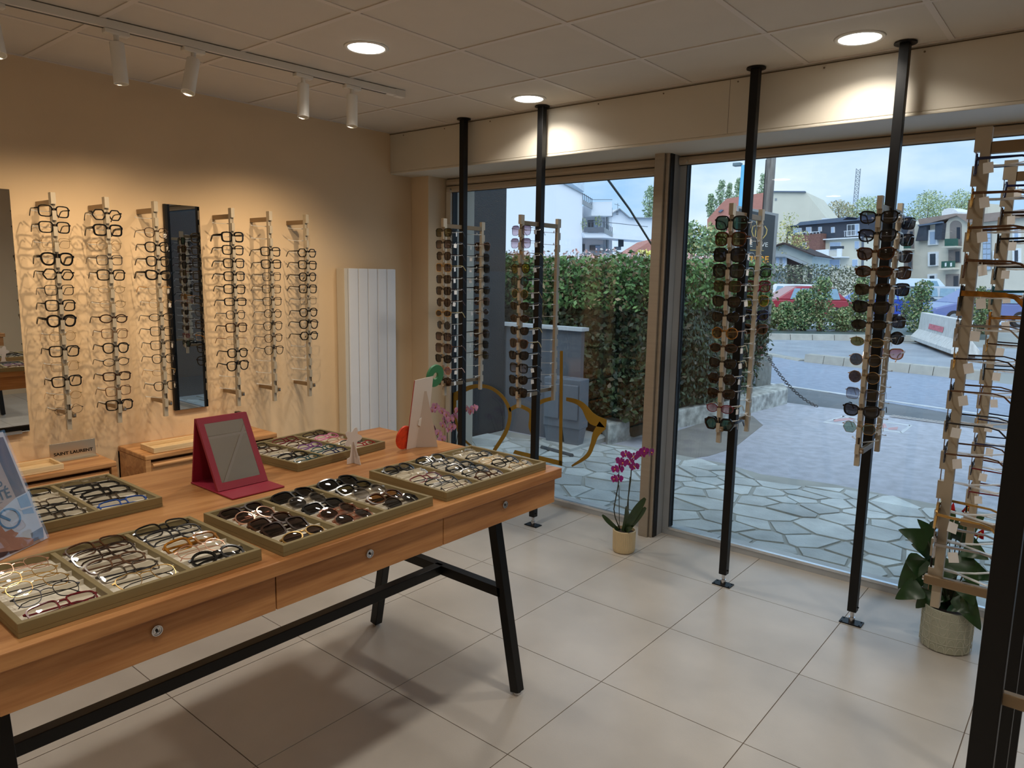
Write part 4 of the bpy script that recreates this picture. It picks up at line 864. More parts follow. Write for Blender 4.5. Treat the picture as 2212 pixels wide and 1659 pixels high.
SOIL = M('bark_soil', srgb(52, 42, 34), rough=0.95, var=0.4, scale=80, bump=0.5)
def bloom_mesh(nm, pet, lip, core):
    g = G()
    def petal(a, L, W_, mi=0, y=-0.0):
        vs = [(0, y, 0)]; n = 9
        for i in range(n + 1):
            t_ = -1 + 2 * i / n; r = L * (1 - 0.28 * t_ * t_); th = a + t_ * W_; vs.append((r * cos(th), y - 0.006 + 0.004 * t_ * t_, r * sin(th)))
        g.add(vs, [(0, i + 1, i + 2) for i in range(n)], mi)
    for a in (pi / 2, pi / 2 + 2.2, pi / 2 - 2.2): petal(a, .031, .42, 0, 0.002)
    for a in (0.28, pi - 0.28): petal(a, .036, .78, 0, -0.001)
    petal(-pi / 2, .016, .5, 1, -0.008); g.lathe([(.001, 0), (.0055, .002), (.005, .006), (.001, .009)], 8, (0, -0.010, -.002), 2)
    return g.mesh(nm, mats=[pet, lip, core])
MAG = M('petal_magenta', srgb(150, 26, 128), rough=0.5, var=0.2, scale=40); MAGL = M('lip_magenta', srgb(140, 10, 70), rough=0.5); MAGC = M('lip_yellow', srgb(220, 150, 60), rough=0.5)
PNK = M('petal_pink', srgb(206, 148, 186), rough=0.5, var=0.25, scale=60); PNKL = M('lip_crimson', srgb(150, 24, 60), rough=0.5)
BM = bloom_mesh('bloom', MAG, MAGL, MAGC); BP = bloom_mesh('bloom', PNK, PNKL, MAGC)
oc = thing('potted_orchid', 'magenta orchid in ribbed beige pot at the mullion foot', 'orchid', (-2.111, 3.66, 0))
POTB = M('beige_ceramic', srgb(206, 186, 146), rough=0.45, var=0.04)
pr = [(.058, 0), (.066, .004)] ; g = G(); n = 72; vs = []; prof = [(.056, 0.0), (.064, .006), (.066, .02), (.068, .135), (.066, .138), (.062, .138), (.060, .12)]
for r, z in prof:
    for k in range(n): a = 2 * pi * k / n; rr = r + (.0016 * (k % 2) if .006 < z < .136 and r > .063 else 0); vs.append((rr * cos(a), rr * sin(a), z))
g.add(vs, [(i * n + k, i * n + (k + 1) % n, (i + 1) * n + (k + 1) % n, (i + 1) * n + k) for i in range(len(prof) - 1) for k in range(n)] + [tuple(range(n - 1, -1, -1))]); g.build('pot', POTB, oc, local=True)
G().lathe([(.001, .122), (.03, .126), (.061, .120), (.061, .11)], 24).build('potting_bark', SOIL, oc, local=True)
OY = 3.66
for pth in ([(1340, 1146), (1329, 1118), (1326, 1100), (1331, 1072), (1336, 1046), (1337, 1014), (1344, 990), (1352, 981)], [(1349, 1144), (1357, 1105), (1357, 1075), (1362, 1040), (1364, 1010), (1372, 989), (1390, 977), (1407, 978)]):
    q = [P(a, b, y=OY) for a, b in pth]; G().tube(q, [.0035] * 5 + [.002] * 3, 7).build('flower_stem', STEM, oc, smooth=True)
for a, b, c, d in ((1338, 1144, 1337, 1048), (1350, 1144, 1361, 1030)): G().tube([P(a, b, y=OY + .012), P(c, d, y=OY + .012)], .0022, 6).build('stake', STEM, oc)
for (a, b, s_) in ((1352, 982, 0), (1340, 997, .3), (1345, 1000, -.2), (1338, 1013, .1), (1330, 1014, .5), (1336, 1034, 0), (1329, 1035, .6), (1368, 986, -.2), (1385, 981, 0), (1391, 975, -.4), (1405, 978, -1.2), (1371, 1008, 0), (1362, 998, .4)):
    p = P(a, b, y=OY - .012 + random.uniform(-.012, .012)); o = inst('bloom', BM, None, oc); o.location = p - oc.location; o.rotation_euler = (random.uniform(-.2, .2), random.uniform(-.3, .3), -s_ + 0.35); o.scale = (.9,) * 3
for bs, tp2, w_, sg_, nr in (((1350, 1148), (1394, 1076), .062, .02, (.3, -1, .4)), ((1352, 1148), (1395, 1096), .052, .016, (.3, -1, .2)), ((1344, 1150), (1355, 1094), .058, -.02, (-.2, -1, .3)), ((1340, 1148), (1301, 1112), .036, .01, (-.3, -1, .6)), ((1352, 1150), (1366, 1140), .04, .01, (0, -1, .5))):
    g = leaf_blade(G(), P(*bs, y=OY - .005), P(*tp2, y=OY - .045), w_, sg_, nr, n=12, blunt=True); g.build('leaf', LEAFD, oc, smooth=True)
# pink orchid behind the first post
ok = thing('potted_orchid', 'pale pink orchid behind the table in the window corner', 'orchid', (-3.70, 3.82, 0)); PYY = 3.80
G().lathe([(.055, 0), (.064, .01), (.07, .13), (.066, .13), (.062, .11)], 28).build('pot', WHITE, ok, local=True, smooth=True, auto=.7)
G().lathe([(.001, .115), (.064, .112), (.064, .10)], 20).build('potting_bark', SOIL, ok, local=True)
for pth in ([(968, 1050), (967, 985), (966, 930), (958, 895), (942, 880)], [(972, 1050), (985, 960), (994, 910), (1008, 880), (1030, 892)], [(966, 1050), (956, 975), (945, 945), (938, 920)]):
    q = [P(a, b, y=PYY) for a, b in pth]; q[0] = Vector((-3.70, 3.82, .115)); G().tube(q, .0028, 6).build('flower_stem', STEM, ok, smooth=True)
for (a, b) in ((942, 878), (934, 886), (956, 888), (966, 896), (974, 906), (963, 908), (978, 922), (972, 928), (958, 918), (948, 936), (938, 925), (955, 948), (1010, 884), (1019, 889), (1025, 882), (990, 888), (983, 900)):
    p = P(a, b, y=PYY + random.uniform(-.03, .03)); o = inst('bloom', BP, None, ok); o.location = p - ok.location; o.rotation_euler = (random.uniform(-.4, .3), random.uniform(-.4, .4), random.uniform(-.2, .9)); o.scale = (1.0,) * 3
for a in (0.3, 1.9, 3.4, 4.9): g = leaf_blade(G(), (-3.70, 3.82, .12), (-3.70 + .15 * cos(a), 3.82 + .15 * sin(a), .2), .06, .02, (0, 0, 1)); g.build('leaf', LEAFD, ok, smooth=True)
# anthurium in the patterned pot
an = thing('potted_anthurium', 'red anthurium in grey-green patterned pot by the right window', 'plant', (-0.413, 3.655, 0))
POTG = M('sage_ceramic', srgb(164, 166, 148), rough=0.6, var=0.05)
G().lathe([(.090, 0), (.099, .006), (.103, .08), (.103, .195), (.099, .198), (.094, .195), (.092, .16)], 40).build('pot', POTG, an, local=True, smooth=True, auto=.8)
LINEM = M('pot_line', srgb(206, 206, 190), rough=0.7)
g = G()
for j in range(1, 5):
    z = .008 + j * .038; g.tube([(.1035 * cos(2 * pi * k / 48), .1035 * sin(2 * pi * k / 48), z) for k in range(49)], .0008, 4, cap=False)
for k in range(18):
    a = 2 * pi * k / 18; g.tube([(.1035 * cos(a), .1035 * sin(a), .006), (.1040 * cos(a), .1040 * sin(a), .1)], .0008, 4); g.tube([(.1040 * cos(a), .1040 * sin(a), .1), (.1035 * cos(a), .1035 * sin(a), .195)], .0008, 4)
    for j in range(5):
        zc = .008 + j * .038; st = random.choice((0, 1)); pts = []
        for q in range(9):
            th = pi * q / 8; da = .15 * cos(th) * 0.95; dz_ = .030 * sin(th); pts.append((.1042 * cos(a + .17 + da), .1042 * sin(a + .17 + da), zc + (dz_ if st else .036 - dz_)))
        g.tube(pts, .0007, 4)
g.build('relief_lines', LINEM, an, local=True)
G().lathe([(.001, .175), (.094, .172), (.094, .16)], 24).build('soil', SOIL, an, local=True)
LEAFA = M('anthurium_leaf', srgb(30, 62, 30), rough=0.3, var=0.2, scale=25)
AY = 3.655
LV = [(2005, 1170, 1950, 1148), (1995, 1205, 1948, 1262), (2015, 1215, 1968, 1275), (1990, 1268, 1942, 1290), (2040, 1180, 1990, 1130), (2070, 1200, 2108, 1262), (2050, 1240, 2070, 1225), (2040, 1270, 2035, 1335), (2075, 1285, 2112, 1350), (2060, 1260, 2025, 1300), (2085, 1180, 2128, 1205), (2030, 1150, 2060, 1110), (2090, 1230, 2138, 1250), (2060, 1300, 2090, 1320), (2020, 1240, 2030, 1190), (2080, 1150, 2120, 1120), (2000, 1235, 1962, 1215), (2012, 1190, 1975, 1178), (2060, 1215, 2025, 1260), (2045, 1300, 2010, 1318), (2080, 1255, 2100, 1300), (2025, 1275, 1985, 1308), (2065, 1165, 2080, 1130)]
for k, (a, b, c, d) in enumerate(LV):
    yy = AY - 0.10 + 0.17 * ((k * 7) % 5) / 4
    bs, tp2 = P(a, b, y=yy), P(c, d, y=yy - 0.03)
    G().tube([(-.413, 3.655, .172), (bs + Vector((-.413, 3.655, .172))) / 2 + Vector((0, 0, .03)), bs], .0026, 5).build('petiole', STEM, an, smooth=True)
    leaf_blade(G(), bs, tp2 + (tp2 - bs) * .18, .105, .014, (0, -1, .5), heart=True, n=14).build('leaf', LEAFA, an, smooth=True)
SPA = M('spathe_red', srgb(190, 20, 30), rough=0.25, var=0.06)
for a, b, c, d in ((2052, 1125, 2060, 1085), (2112, 1160, 2125, 1142), (2044, 1235, 2046, 1222), (2088, 1108, 2095, 1085)):
    bs, tp2 = P(a, b, y=AY - .02), P(c, d, y=AY - .04); G().tube([(-.413, 3.655, .172), bs], .0022, 5).build('flower_stem', STEM, an)
    sp_ = leaf_blade(G(), bs, tp2, .045, .008, (.2, -1, .2), heart=True).build('spathe', SPA, an, smooth=True)
    G().tube([bs + Vector((0, -.01, 0)), bs + (tp2 - bs) * .6 + Vector((0, -.012, 0))], .003, 6).build('spadix', M('spadix', srgb(220, 190, 90), rough=0.5), sp_)

# ================================================================== OUTSIDE
def at(px_, dep, z=None, py=600):
    d = CF + CR * ((px_ - 1106) / FPX) - CU * ((py - 829.5) / FPX); p = CAM + d * dep
    if z is not None: p.z = z
    return p
ZG = -0.10
ASPH = M('wet_asphalt_lot', srgb(180, 184, 196), rough=0.5, var=0.16, scale=9, bump=0.5, bscale=70, coords='World')
ROADM = M('road_asphalt', srgb(144, 156, 176), rough=0.6, var=0.14, scale=8, bump=0.3, bscale=50, coords='World')
LANE = M('cracked_asphalt', srgb(146, 154, 164), rough=0.7, var=0.14, scale=1.5, bump=0.3, bscale=30, coords='World')
DIRT = M('dark_gutter', srgb(110, 116, 122), rough=0.8, var=0.15, scale=2, coords='World')
CONC = M('kerb_concrete', srgb(170, 170, 164), rough=0.85, var=0.12, scale=4, bump=0.2, rnd=0.06)
def flat(px_pts, z, nm, mat_, th=0.02, label=None, parent=None):
    q = [P(a, b, z=z) for a, b in px_pts]; n = len(q)
    nv = sum(((q[(i + 1) % n] - q[0]).cross(q[(i + 2) % n] - q[0]) for i in range(n)), Vector())
    if nv.z < 0: q = q[::-1]
    o = G().prism([(p.x, p.y) for p in q], z - th, z).build(nm, mat_, parent)
    if parent is None: struct(o, label)
    return o
struct(G().box(-120, 160, 4.3, 190, ZG - 0.5, ZG - 0.042).build('ground', M('far_ground', srgb(140, 144, 142), rough=0.9, var=0.1, scale=0.5)), 'ground beyond the street')
struct(G().box(-9, 9, 4.33, 10.35, ZG - 0.06, ZG).build('forecourt_ground', ASPH), 'pale wet asphalt forecourt')
# road: near line, far line
def lane(nm, l0, l1, z, mat_, label):
    """strip between two pixel lines on the ground, run on to both sides"""
    a0, a1, b0, b1 = P(*l0[0], z=z), P(*l0[1], z=z), P(*l1[0], z=z), P(*l1[1], z=z); e0 = e1 = ((a1 - a0).normalized() + (b1 - b0).normalized()).normalized()
    q = [a0 - e0 * 30, a1 + e0 * 30, b1 + e1 * 30, b0 - e1 * 30]
    if (q[1] - q[0]).cross(q[2] - q[0]).z < 0: q = q[::-1]
    return struct(G().prism([(p.x, p.y) for p in q], z - 0.05, z).build(nm, mat_), label)
lane('gutter_path', ((1696, 880), (1931, 908)), ((1664, 815), (1857, 842)), ZG - 0.036, DIRT, 'dark strip along the near road edge')
lane('road', ((1664, 829), (1857, 857)), ((1664, 762), (1866, 792)), ZG - 0.03, ROADM, 'grey-blue street asphalt')
ln = lane('road_line', ((1664, 829), (1857, 857)), ((1664, 827.2), (1857, 855)), ZG - 0.024, M('white_line', srgb(200, 206, 210), rough=0.7, var=0.2, scale=3), 'pale line along the near road edge')
lane('access_path', ((1664, 766), (1866, 791)), ((1644, 733), (1978, 737)), ZG - 0.028, LANE, 'cracked asphalt lane beyond the street kerb')
lane('parking_ground', ((1644, 716), (1978, 717)), ((1644, 640), (1978, 640)), ZG - 0.02, M('parking_asphalt', srgb(176, 188, 204), rough=0.6, var=0.08, scale=1), 'pale parking area behind the bushes')
def kerb(l0, l1, n, h, nm, label):
    z = ZG - 0.03; a, b = P(*l0, z=z), P(*l1, z=z); e = (b - a) / n
    k = thing(nm, label, None, a, kind='structure'); s_ = e.cross(Vector((0, 0, 1))).normalized() * 0.13
    for i in range(n):
        p0 = a + e * (i + .015); p1 = a + e * (i + .985)
        G().hexa([p0 + s_, p1 + s_, p1 - s_, p0 - s_, p0 + s_ * .7 + Vector((0, 0, h)), p1 + s_ * .7 + Vector((0, 0, h)), p1 - s_ + Vector((0, 0, h)), p0 - s_ + Vector((0, 0, h))]).build('kerb_stone', CONC, k)
kerb((1560, 748), (1735, 780), 7, 0.03, 'kerb_dropped', 'dropped street kerb of concrete stones')
kerb((1742, 781), (2130, 822), 8, 0.17, 'kerb_street', 'raised street kerb of concrete stones')
kerb((1560, 732), (1985, 737), 9, 0.17, 'kerb_planter', 'kerb in front of the planting strip')
q = [P(*c, z=ZG + .08) for c in ((1560, 720), (2130, 726), (2130, 706), (1560, 702))]
struct(G().prism([(p.x, p.y) for p in q], ZG - 0.05, ZG + 0.08).build('planting_ground', M('black_weed_sheet', srgb(78, 92, 92), rough=0.5, var=0.3, scale=1.2, bump=0.3)), 'planting strip under dark weed sheet')
# faded paint on the forecourt
fp_ = thing('painted_marking', 'faded white and red painted rectangle on the forecourt asphalt', 'road marking', P(1875, 915, z=ZG))
PW = M('faded_white_paint', srgb(202, 208, 214), rough=0.7, var=0.12, scale=6); PR = M('faded_red_paint', srgb(196, 160, 164), rough=0.7, var=0.15, scale=6)
for pts, m_ in (([(1780, 910), (1820, 898), (1826, 899), (1790, 911)], PW), ([(1780, 910), (1945, 932), (1950, 936), (1778, 913)], PW), ([(1820, 898), (1965, 917), (1966, 920), (1820, 901)], PW), ([(1966, 917), (1972, 919), (1950, 936), (1944, 933)], PW), ([(1800, 906), (1836, 902), (1850, 905), (1802, 911)], PR), ([(1895, 914), (1912, 915), (1916, 923), (1900, 925)], PR), ([(1918, 924), (1940, 922), (1938, 928), (1920, 928)], PR), ([(1858, 909), (1880, 911), (1884, 918), (1862, 914)], PR)):
    q = [P(a, b, z=ZG + .002) for a, b in pts]; G().prism([(p.x, p.y) for p in q][::-1], ZG + .0005, ZG + .002).build('paint_stroke', m_, fp_)

flat([(1428, 975), (1440, 938), (1520, 912), (1625, 898), (1648, 918), (1585, 968), (1530, 985), (1490, 990)], ZG + .003, 'patch_ground', M('brown_asphalt_patch', srgb(138, 136, 132), rough=.6, var=.15, scale=5, bump=.3, coords='World'), .004, 'darker brown patch of asphalt by the low wall')  # thin flat patch in a darker, browner asphalt colour
# crazy paving
STONE = M('paving_stone', srgb(200, 208, 208), rough=0.45, var=0.22, scale=4, bump=0.5, bscale=60, rnd=0.2, coords='World')
edge = [P(a, b, z=ZG) for a, b in ((1240, 962), (1330, 962), (1431, 979), (1567, 1004), (1643, 1027), (1801, 1049), (1896, 1068), (2010, 1090), (2212, 1125))]
poly = [(p.x, p.y) for p in edge]; poly = [(-5.1, poly[0][1])] + poly + [(1.2, poly[-1][1]), (1.2, 4.34), (-5.1, 4.34)]
pv = struct(G().prism(poly, ZG, ZG + 0.012).build('paving_ground', M('paving_mortar', srgb(168, 172, 168), rough=0.85, var=0.15, scale=3, bump=0.2)), 'crazy paving of pale irregular stones')
def inside(x, y):
    c = False; n = len(poly)
    for i in range(n):
        x1, y1 = poly[i]; x2, y2 = poly[(i + 1) % n]
        if (y1 > y) != (y2 > y) and x < (x2 - x1) * (y - y1) / (y2 - y1) + x1: c = not c
    return c
rs = random.Random(5); seeds = []
tries = 0
while len(seeds) < 210 and tries < 8000:
    tries += 1; s_ = (rs.uniform(-5.1, 1.2), rs.uniform(4.36, 7.6)); md = rs.choice((0.14, 0.24, 0.34, 0.42))
    if inside(*s_) and all((s_[0] - t_[0]) ** 2 + (1.35 * (s_[1] - t_[1])) ** 2 > md * md for t_ in seeds): seeds.append(s_)
def clip(pg, a, b, c):   # keep a*x+b*y<=c
    o = []
    for i in range(len(pg)):
        p, q = pg[i], pg[(i + 1) % len(pg)]; dp, dq = a * p[0] + b * p[1] - c, a * q[0] + b * q[1] - c
        if dp <= 0: o.append(p)
        if dp * dq < 0: t_ = dp / (dp - dq); o.append((p[0] + (q[0] - p[0]) * t_, p[1] + (q[1] - p[1]) * t_))
    return o
for i, (sx, sy) in enumerate(seeds):
    cell = [(sx - .5, sy - .5), (sx + .5, sy - .5), (sx + .5, sy + .5), (sx - .5, sy + .5)]
    wx = rs.uniform(.9, 1.1)
    for j, (tx, ty) in enumerate(seeds):
        if i == j or abs(tx - sx) > 1 or abs(ty - sy) > 1: continue
        a, b = tx - sx, (ty - sy) * 1.5; L = math.hypot(a, b)
        mx_, my_ = (sx + tx) / 2, (sy + ty) / 2; nx, ny = a / L, b / L; cell = clip(cell, nx, ny, nx * mx_ + ny * my_ - 0.014)
        if len(cell) < 3: break
    if len(cell) < 3: continue
    cell = clip(cell, 0, -1, -4.345); cell = clip(cell, -1, 0, 5.1)
    ce = [(x, y) for x, y in cell]
    if len(ce) < 3 or not all(inside(x, y - 0.001) or y < 4.36 for x, y in ce):
        ce2 = [(x, y) for x, y in ce if inside(x, y)]
        if len(ce2) < 3: continue
        ce = ce2
    cxm = sum(x for x, y in ce) / len(ce); cym = sum(y for x, y in ce) / len(ce); zt = ZG + 0.022 + rs.uniform(-.003, .003)
    G().prism([(x + rs.uniform(-.006, .006), y + rs.uniform(-.006, .006)) for x, y in ce], ZG + 0.008, zt).build('paving_stone', STONE, pv)

# side wall, low wall, meter boxes at the left
GREYR = M('grey_roughcast', srgb(64, 66, 70), rough=0.9, var=0.06, scale=30, bump=0.8, bscale=90)
GREYP = M('grey_blue_render', srgb(98, 106, 116), rough=0.8, var=0.06, scale=6, bump=0.1)
struct(G().box(-6.6, -5.14, YW + 0.06, 6.10, -0.5, 5.2).build('wall_side_outside', GREYR), 'tall dark grey roughcast wall outside the left window')
struct(G().box(1.3, 1.9, YW + 0.3, 9.5, -0.5, 5.2).build('wall_side_right_outside', GREYR), 'dark grey wall outside, seen in the narrow mirror')
lw = struct(G().box(-5.6, -4.14, 6.14, 6.20, -0.5, 1.085).build('wall_low_outside', GREYP), 'grey-blue low wall with white coping outside')
G().box(-5.62, -4.11, 6.10, 6.23, 1.085, 1.12).build('coping', M('coping_white', srgb(206, 214, 222), rough=0.6), lw)
BOXM = M('meter_box_grey', srgb(112, 120, 130), rough=0.5, var=0.04)
for k, (x, lab) in enumerate(((-4.285, 'grey meter box on feet below the emblem, left one'), (-4.068, 'grey meter box on feet below the emblem, right one'))):
    mb = thing('meter_box', lab, 'meter box', (x, 5.95 if k else 5.93, ZG), 0.10, group='grey outdoor meter boxes'); mb.scale = (.52, .8, .9)
    b = lambda g, n, m, **k_: g.build(n, m, mb, local=True, **k_)
    b(G().box(-.20, .20, -.10, .13, .24, .80), 'cabinet', BOXM, bevel=.012); b(G().box(-.165, .165, -.125, -.10, .34, .74), 'lid', BOXM, bevel=.02)
    b(G().hexa([(-.14, -.06, 0), (.14, -.06, 0), (.14, .06, 0), (-.14, .06, 0), (-.19, -.08, .24), (.19, -.08, .24), (.19, .1, .24), (-.19, .1, .24)]), 'plinth', BOXM)
    for xx in (-.1, .1): b(G().tube([(xx, -.03, -.005), (xx, -.03, .1)], .022, 10), 'foot_pipe', M('pipe_dark', srgb(72, 78, 84), rough=.6))
sl = thing('concrete_slab', 'pale concrete slab lying in front of the meter boxes', 'slab', (-4.2, 6.1, ZG)); G().prism([(p.x, p.y) for p in (P(1170, 958, z=ZG), P(1232, 981, z=ZG), P(1315, 952, z=ZG), P(1250, 935, z=ZG))], ZG - .01, ZG + .05).build('slab_body', M('slab_concrete', srgb(190, 196, 196), rough=.8, var=.08, scale=5), sl)
G().tube([P(1170, 966, z=ZG + .03), P(1236, 984, z=ZG + .03)], .02, 8).build('edge_pipe', M('pipe_dark', srgb(72, 78, 84), rough=.6), sl)

# ---- leaves
def lmats(nm, cols): return [M('%s_leaf_%d' % (nm, i), tuple(min(.85, (v * .8 + sum(srgb(*c)) / 3 * .2) * 1.5) for v in srgb(*c)), rough=0.5, var=0.12, scale=40) for i, c in enumerate(cols)]
def leaf_cloud(g, rng, n, sample, size, nm_=3, flat_=0.0, bias=None, weights=None):
    for _ in range(n):
        p = sample(rng); s_ = size * rng.uniform(.6, 1.3); u = Vector((rng.gauss(0, 1), rng.gauss(0, 1), rng.gauss(0, 1)))
        if bias is not None: u = u * (1 - flat_) + bias * (3 * flat_)
        if u.length < .01: u = Vector((0, 0, 1))
        u.normalize(); a = u.orthogonal().normalized(); b = u.cross(a); t_ = rng.uniform(0, 6.28); a, b = a * cos(t_) + b * sin(t_), b * cos(t_) - a * sin(t_)
        g.add([p - a * s_ * .5, p - b * s_ * .28, p + a * s_ * .5, p + b * s_ * .28], [(0, 1, 2, 3)], rng.choices(range(nm_), weights)[0] if weights else rng.randrange(nm_))
def ellipsoid(c, r, shell=0.5):
    c = Vector(c)
    def f(rng):
        while True:
            v = Vector((rng.uniform(-1, 1), rng.uniform(-1, 1), rng.uniform(-1, 1)))
            if shell < v.length < 1: return c + Vector((v.x * r[0], v.y * r[1], v.z * r[2]))
    return f
# ivy hedge along the forecourt
HX_ = -3.66; HY0, HY1 = 6.55, 9.9; HZ = 1.80
hd = thing('ivy_hedge', 'tall clipped hedge overgrown with ivy and pink tips beside the forecourt', 'hedge', (-5.2, 8.5, ZG))
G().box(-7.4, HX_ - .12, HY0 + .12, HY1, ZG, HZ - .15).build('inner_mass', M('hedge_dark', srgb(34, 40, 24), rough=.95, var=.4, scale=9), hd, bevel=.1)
rg = random.Random(3); g = G()
def face_x(r): y = r.uniform(HY0, HY1); z = r.uniform(.15, HZ - .3); return Vector((HX_ - .05 + .10 * sin(y * 3 + z * 4) + r.gauss(0, .05), y, z))
def face_y(r): x = r.uniform(-6.6, HX_); z = r.uniform(0.15, HZ - .3); return Vector((x, HY0 + .06 + .08 * sin(x * 4 + z * 5) + r.gauss(0, .05), z))
leaf_cloud(g, rg, 15000, face_x, .07, 4, .35, Vector((1, 0, .2)), (4, 3, 2, 1)); leaf_cloud(g, rg, 9000, face_y, .07, 4, .35, Vector((0, -1, .2)), (4, 3, 2, 1))
IV = lmats('ivy', ((40, 62, 34), (58, 78, 44), (30, 48, 34), (78, 70, 48)))
g.build('ivy_leaves', IV, hd)['kind'] = 'stuff'
g = G()
def top_(r): x = r.uniform(-7.4, HX_ + .08); y = r.uniform(HY0 - .08, HY1); z = HZ - .22 + r.uniform(0, .28) + .06 * sin(x * 3) * cos(y * 2); return Vector((x, y, z))
def lip(r): 
    if r.random() < .5: return Vector((r.uniform(-7.0, HX_), HY0 + r.gauss(-.03, .06), HZ - r.uniform(-.05, .5)))
    return Vector((HX_ + r.gauss(.03, .06), r.uniform(HY0, HY1), HZ - r.uniform(-.05, .5)))
leaf_cloud(g, rg, 10000, top_, .062, 4, 0, None, (4, 3, 2, 2)); leaf_cloud(g, rg, 11000, lip, .06, 4, 0, None, (5, 4, 1, 1))
g.build('hedge_leaves', lmats('privet', ((60, 104, 48), (92, 134, 66), (112, 96, 66), (134, 118, 80))), hd)['kind'] = 'stuff'
g = G(); leaf_cloud(g, rg, 2600, lambda r: (lambda p: Vector((p.x, p.y, HZ + r.uniform(-.06, .14))))(top_(r)), .045, 3, 0, None)
g.build('pink_tips', lmats('pink_tip', ((206, 168, 170), (184, 132, 130), (222, 200, 200))), hd)['kind'] = 'stuff'
# peeling low wall under the hedge
WHW = M('peeling_whitewash', srgb(186, 190, 186), rough=.9, var=.45, scale=11, bump=.5, bscale=20)
pw = struct(G().prism([(p.x, p.y) for p in (P(1312, 962, z=ZG), P(1440, 930, z=ZG), P(1600, 898, z=ZG), P(1700, 872, z=ZG), P(1690, 858, z=ZG), P(1550, 880, z=ZG), P(1400, 915, z=ZG), P(1300, 945, z=ZG))], ZG - .1, ZG + .22).build('wall_low_whitewashed', WHW, bevel=.02), 'low peeling whitewashed wall under the hedge')
blk = thing('concrete_block', 'weathered grey concrete block at the end of the low wall', 'concrete block', at(1632, 10.6, ZG)); p = at(1632, 10.6, ZG)
G().box(p.x - .34, p.x + .22, p.y - .25, p.y + .35, ZG + .1, ZG + .62).build('block_body', M('rough_concrete', srgb(150, 152, 146), rough=.95, var=.22, scale=9, bump=.6, bscale=25), blk, bevel=.03)
rp = thing('chain_post', 'faded red square post cap holding the chain on the concrete block', 'bollard', Vector((p.x + .12, p.y, ZG + .62)))
G().box(p.x + .06, p.x + .18, p.y - .06, p.y + .06, ZG + .622, ZG + .80).build('post_body', M('faded_red', srgb(176, 106, 104), rough=.7, var=.1), rp, bevel=.008); G().lathe([(.02, 0), (.02, .03)], 10).build('ring_bolt', M('dark_steel', srgb(60, 60, 64), rough=.5, metal=.6), rp, local=True).location = (.075, 0, .09)
def chain(pts, nm, label, sag, n, size, mat_):
    a, b = pts; t_ = thing(nm, label, 'chain', (a.x, a.y, ZG)); lm = G().tube([(size * cos(2 * pi * k / 8), size * .55 * sin(2 * pi * k / 8), 0) for k in range(9)], size * .22, 5, cap=False).mesh('chain_link')
    for i in range(n):
        f = (i + .5) / n; p = a + (b - a) * f; p.z -= sag * 4 * f * (1 - f); d = (b - a).normalized(); o = inst('chain_link', lm, mat_, t_); o.location = p - t_.location
        o.rotation_euler = (pi / 2 * (i % 2), 0, math.atan2(d.y, d.x))
STL = M('chain_steel', srgb(84, 84, 86), rough=.5, metal=.5)
chain((Vector((p.x + .2, p.y, ZG + .71)), P(1765, 878, z=ZG + .01)), 'barrier_chain', 'rusty chain hanging from the red post to the ground', .12, 30, .028, STL)
chain((P(1925, 899, z=ZG + .012), P(2130, 926, z=ZG + .012)), 'ground_chain', 'pale chain lying along the forecourt edge', 0, 44, .03, M('chain_pale', srgb(196, 198, 200), rough=.5))

# ---- totem sign, pole, lamp post
sgn = thing('totem_sign', 'tall dark shop sign board with gold lettering on a grey post outside', 'sign', at(1638, 10.2, ZG))
SN = Vector((0.42, -0.91, 0)).normalized(); SO = at(1638, 10.2, 1.8); SU = Vector((0, 0, 1)).cross(SN).normalized()
def sflat(pts, l0, l1, nm, m_):
    q = [plane_hit(a, b, SO, SN) for a, b in pts]; n = len(q); nv = (q[1] - q[0]).cross(q[2] - q[0])
    if nv.dot(SN) < 0: q = q[::-1]
    return G().add([c + SN * l0 for c in q] + [c + SN * l1 for c in q], [tuple(range(n - 1, -1, -1)), tuple(range(n, 2 * n))] + [(i, (i + 1) % n, n + (i + 1) % n, n + i) for i in range(n)]).build(nm, m_, sgn)
SGR = M('sign_grey_frame', srgb(150, 156, 160), rough=.4, metal=.4)
sflat([(1592, 444), (1682, 462), (1664, 700), (1580, 690)], -.08, 0, 'sign_case', SGR)
sflat([(1596, 450), (1675, 466), (1659, 692), (1585, 684)], 0, .004, 'sign_face', M('sign_anthracite', srgb(62, 70, 76), rough=.25, var=.06))
SG = M('sign_gold', srgb(206, 180, 110), rough=.4, metal=.3); SW = M('sign_white', srgb(226, 228, 228), rough=.5); SOR = M('sign_orange', srgb(226, 160, 60), rough=.5)
def stext(s, x_, y_, size, m_, sx=1.0, al='RIGHT', bold=0.0):
    pt = plane_hit(x_, y_, SO + SN * .005, SN) - sgn.location
    lettering(s, size, m_, sgn, None, None, 'lettering', al, .001, sx, bold, Matrix(((SU.x, 0, SN.x, pt.x), (SU.y, 0, SN.y, pt.y), (0, 1, 0, pt.z), (0, 0, 0, 1))))
stext('NETTE   ÊVE', 1659, 533, .085, SW, 1.0); stext('OUVERTURE', 1660, 566, .115, SOR, .95, bold=.004); stext('OUVERT 7J', 1653, 610, .062, SW, .95); stext('PARKING', 1652, 663, .066, SW, .95)
for y_ in (540, 592): sflat([(1612, y_ - 1), (1650, y_ + 1), (1650, y_ + 2.2), (1612, y_ + .4)], .004, .006, 'gold_rule', SG)
def sstrip(pts, w_, nm):
    q = [plane_hit(a, b, SO + SN * .006, SN) for a, b in pts]; G().ribbon(q, .002, w_, side=SN).build(nm, SG, sgn)
sstrip([(1635.5, 470), (1631, 513)], .012, 'logo_stroke'); sstrip([(1629, 513), (1641, 515)], .014, 'logo_stroke')
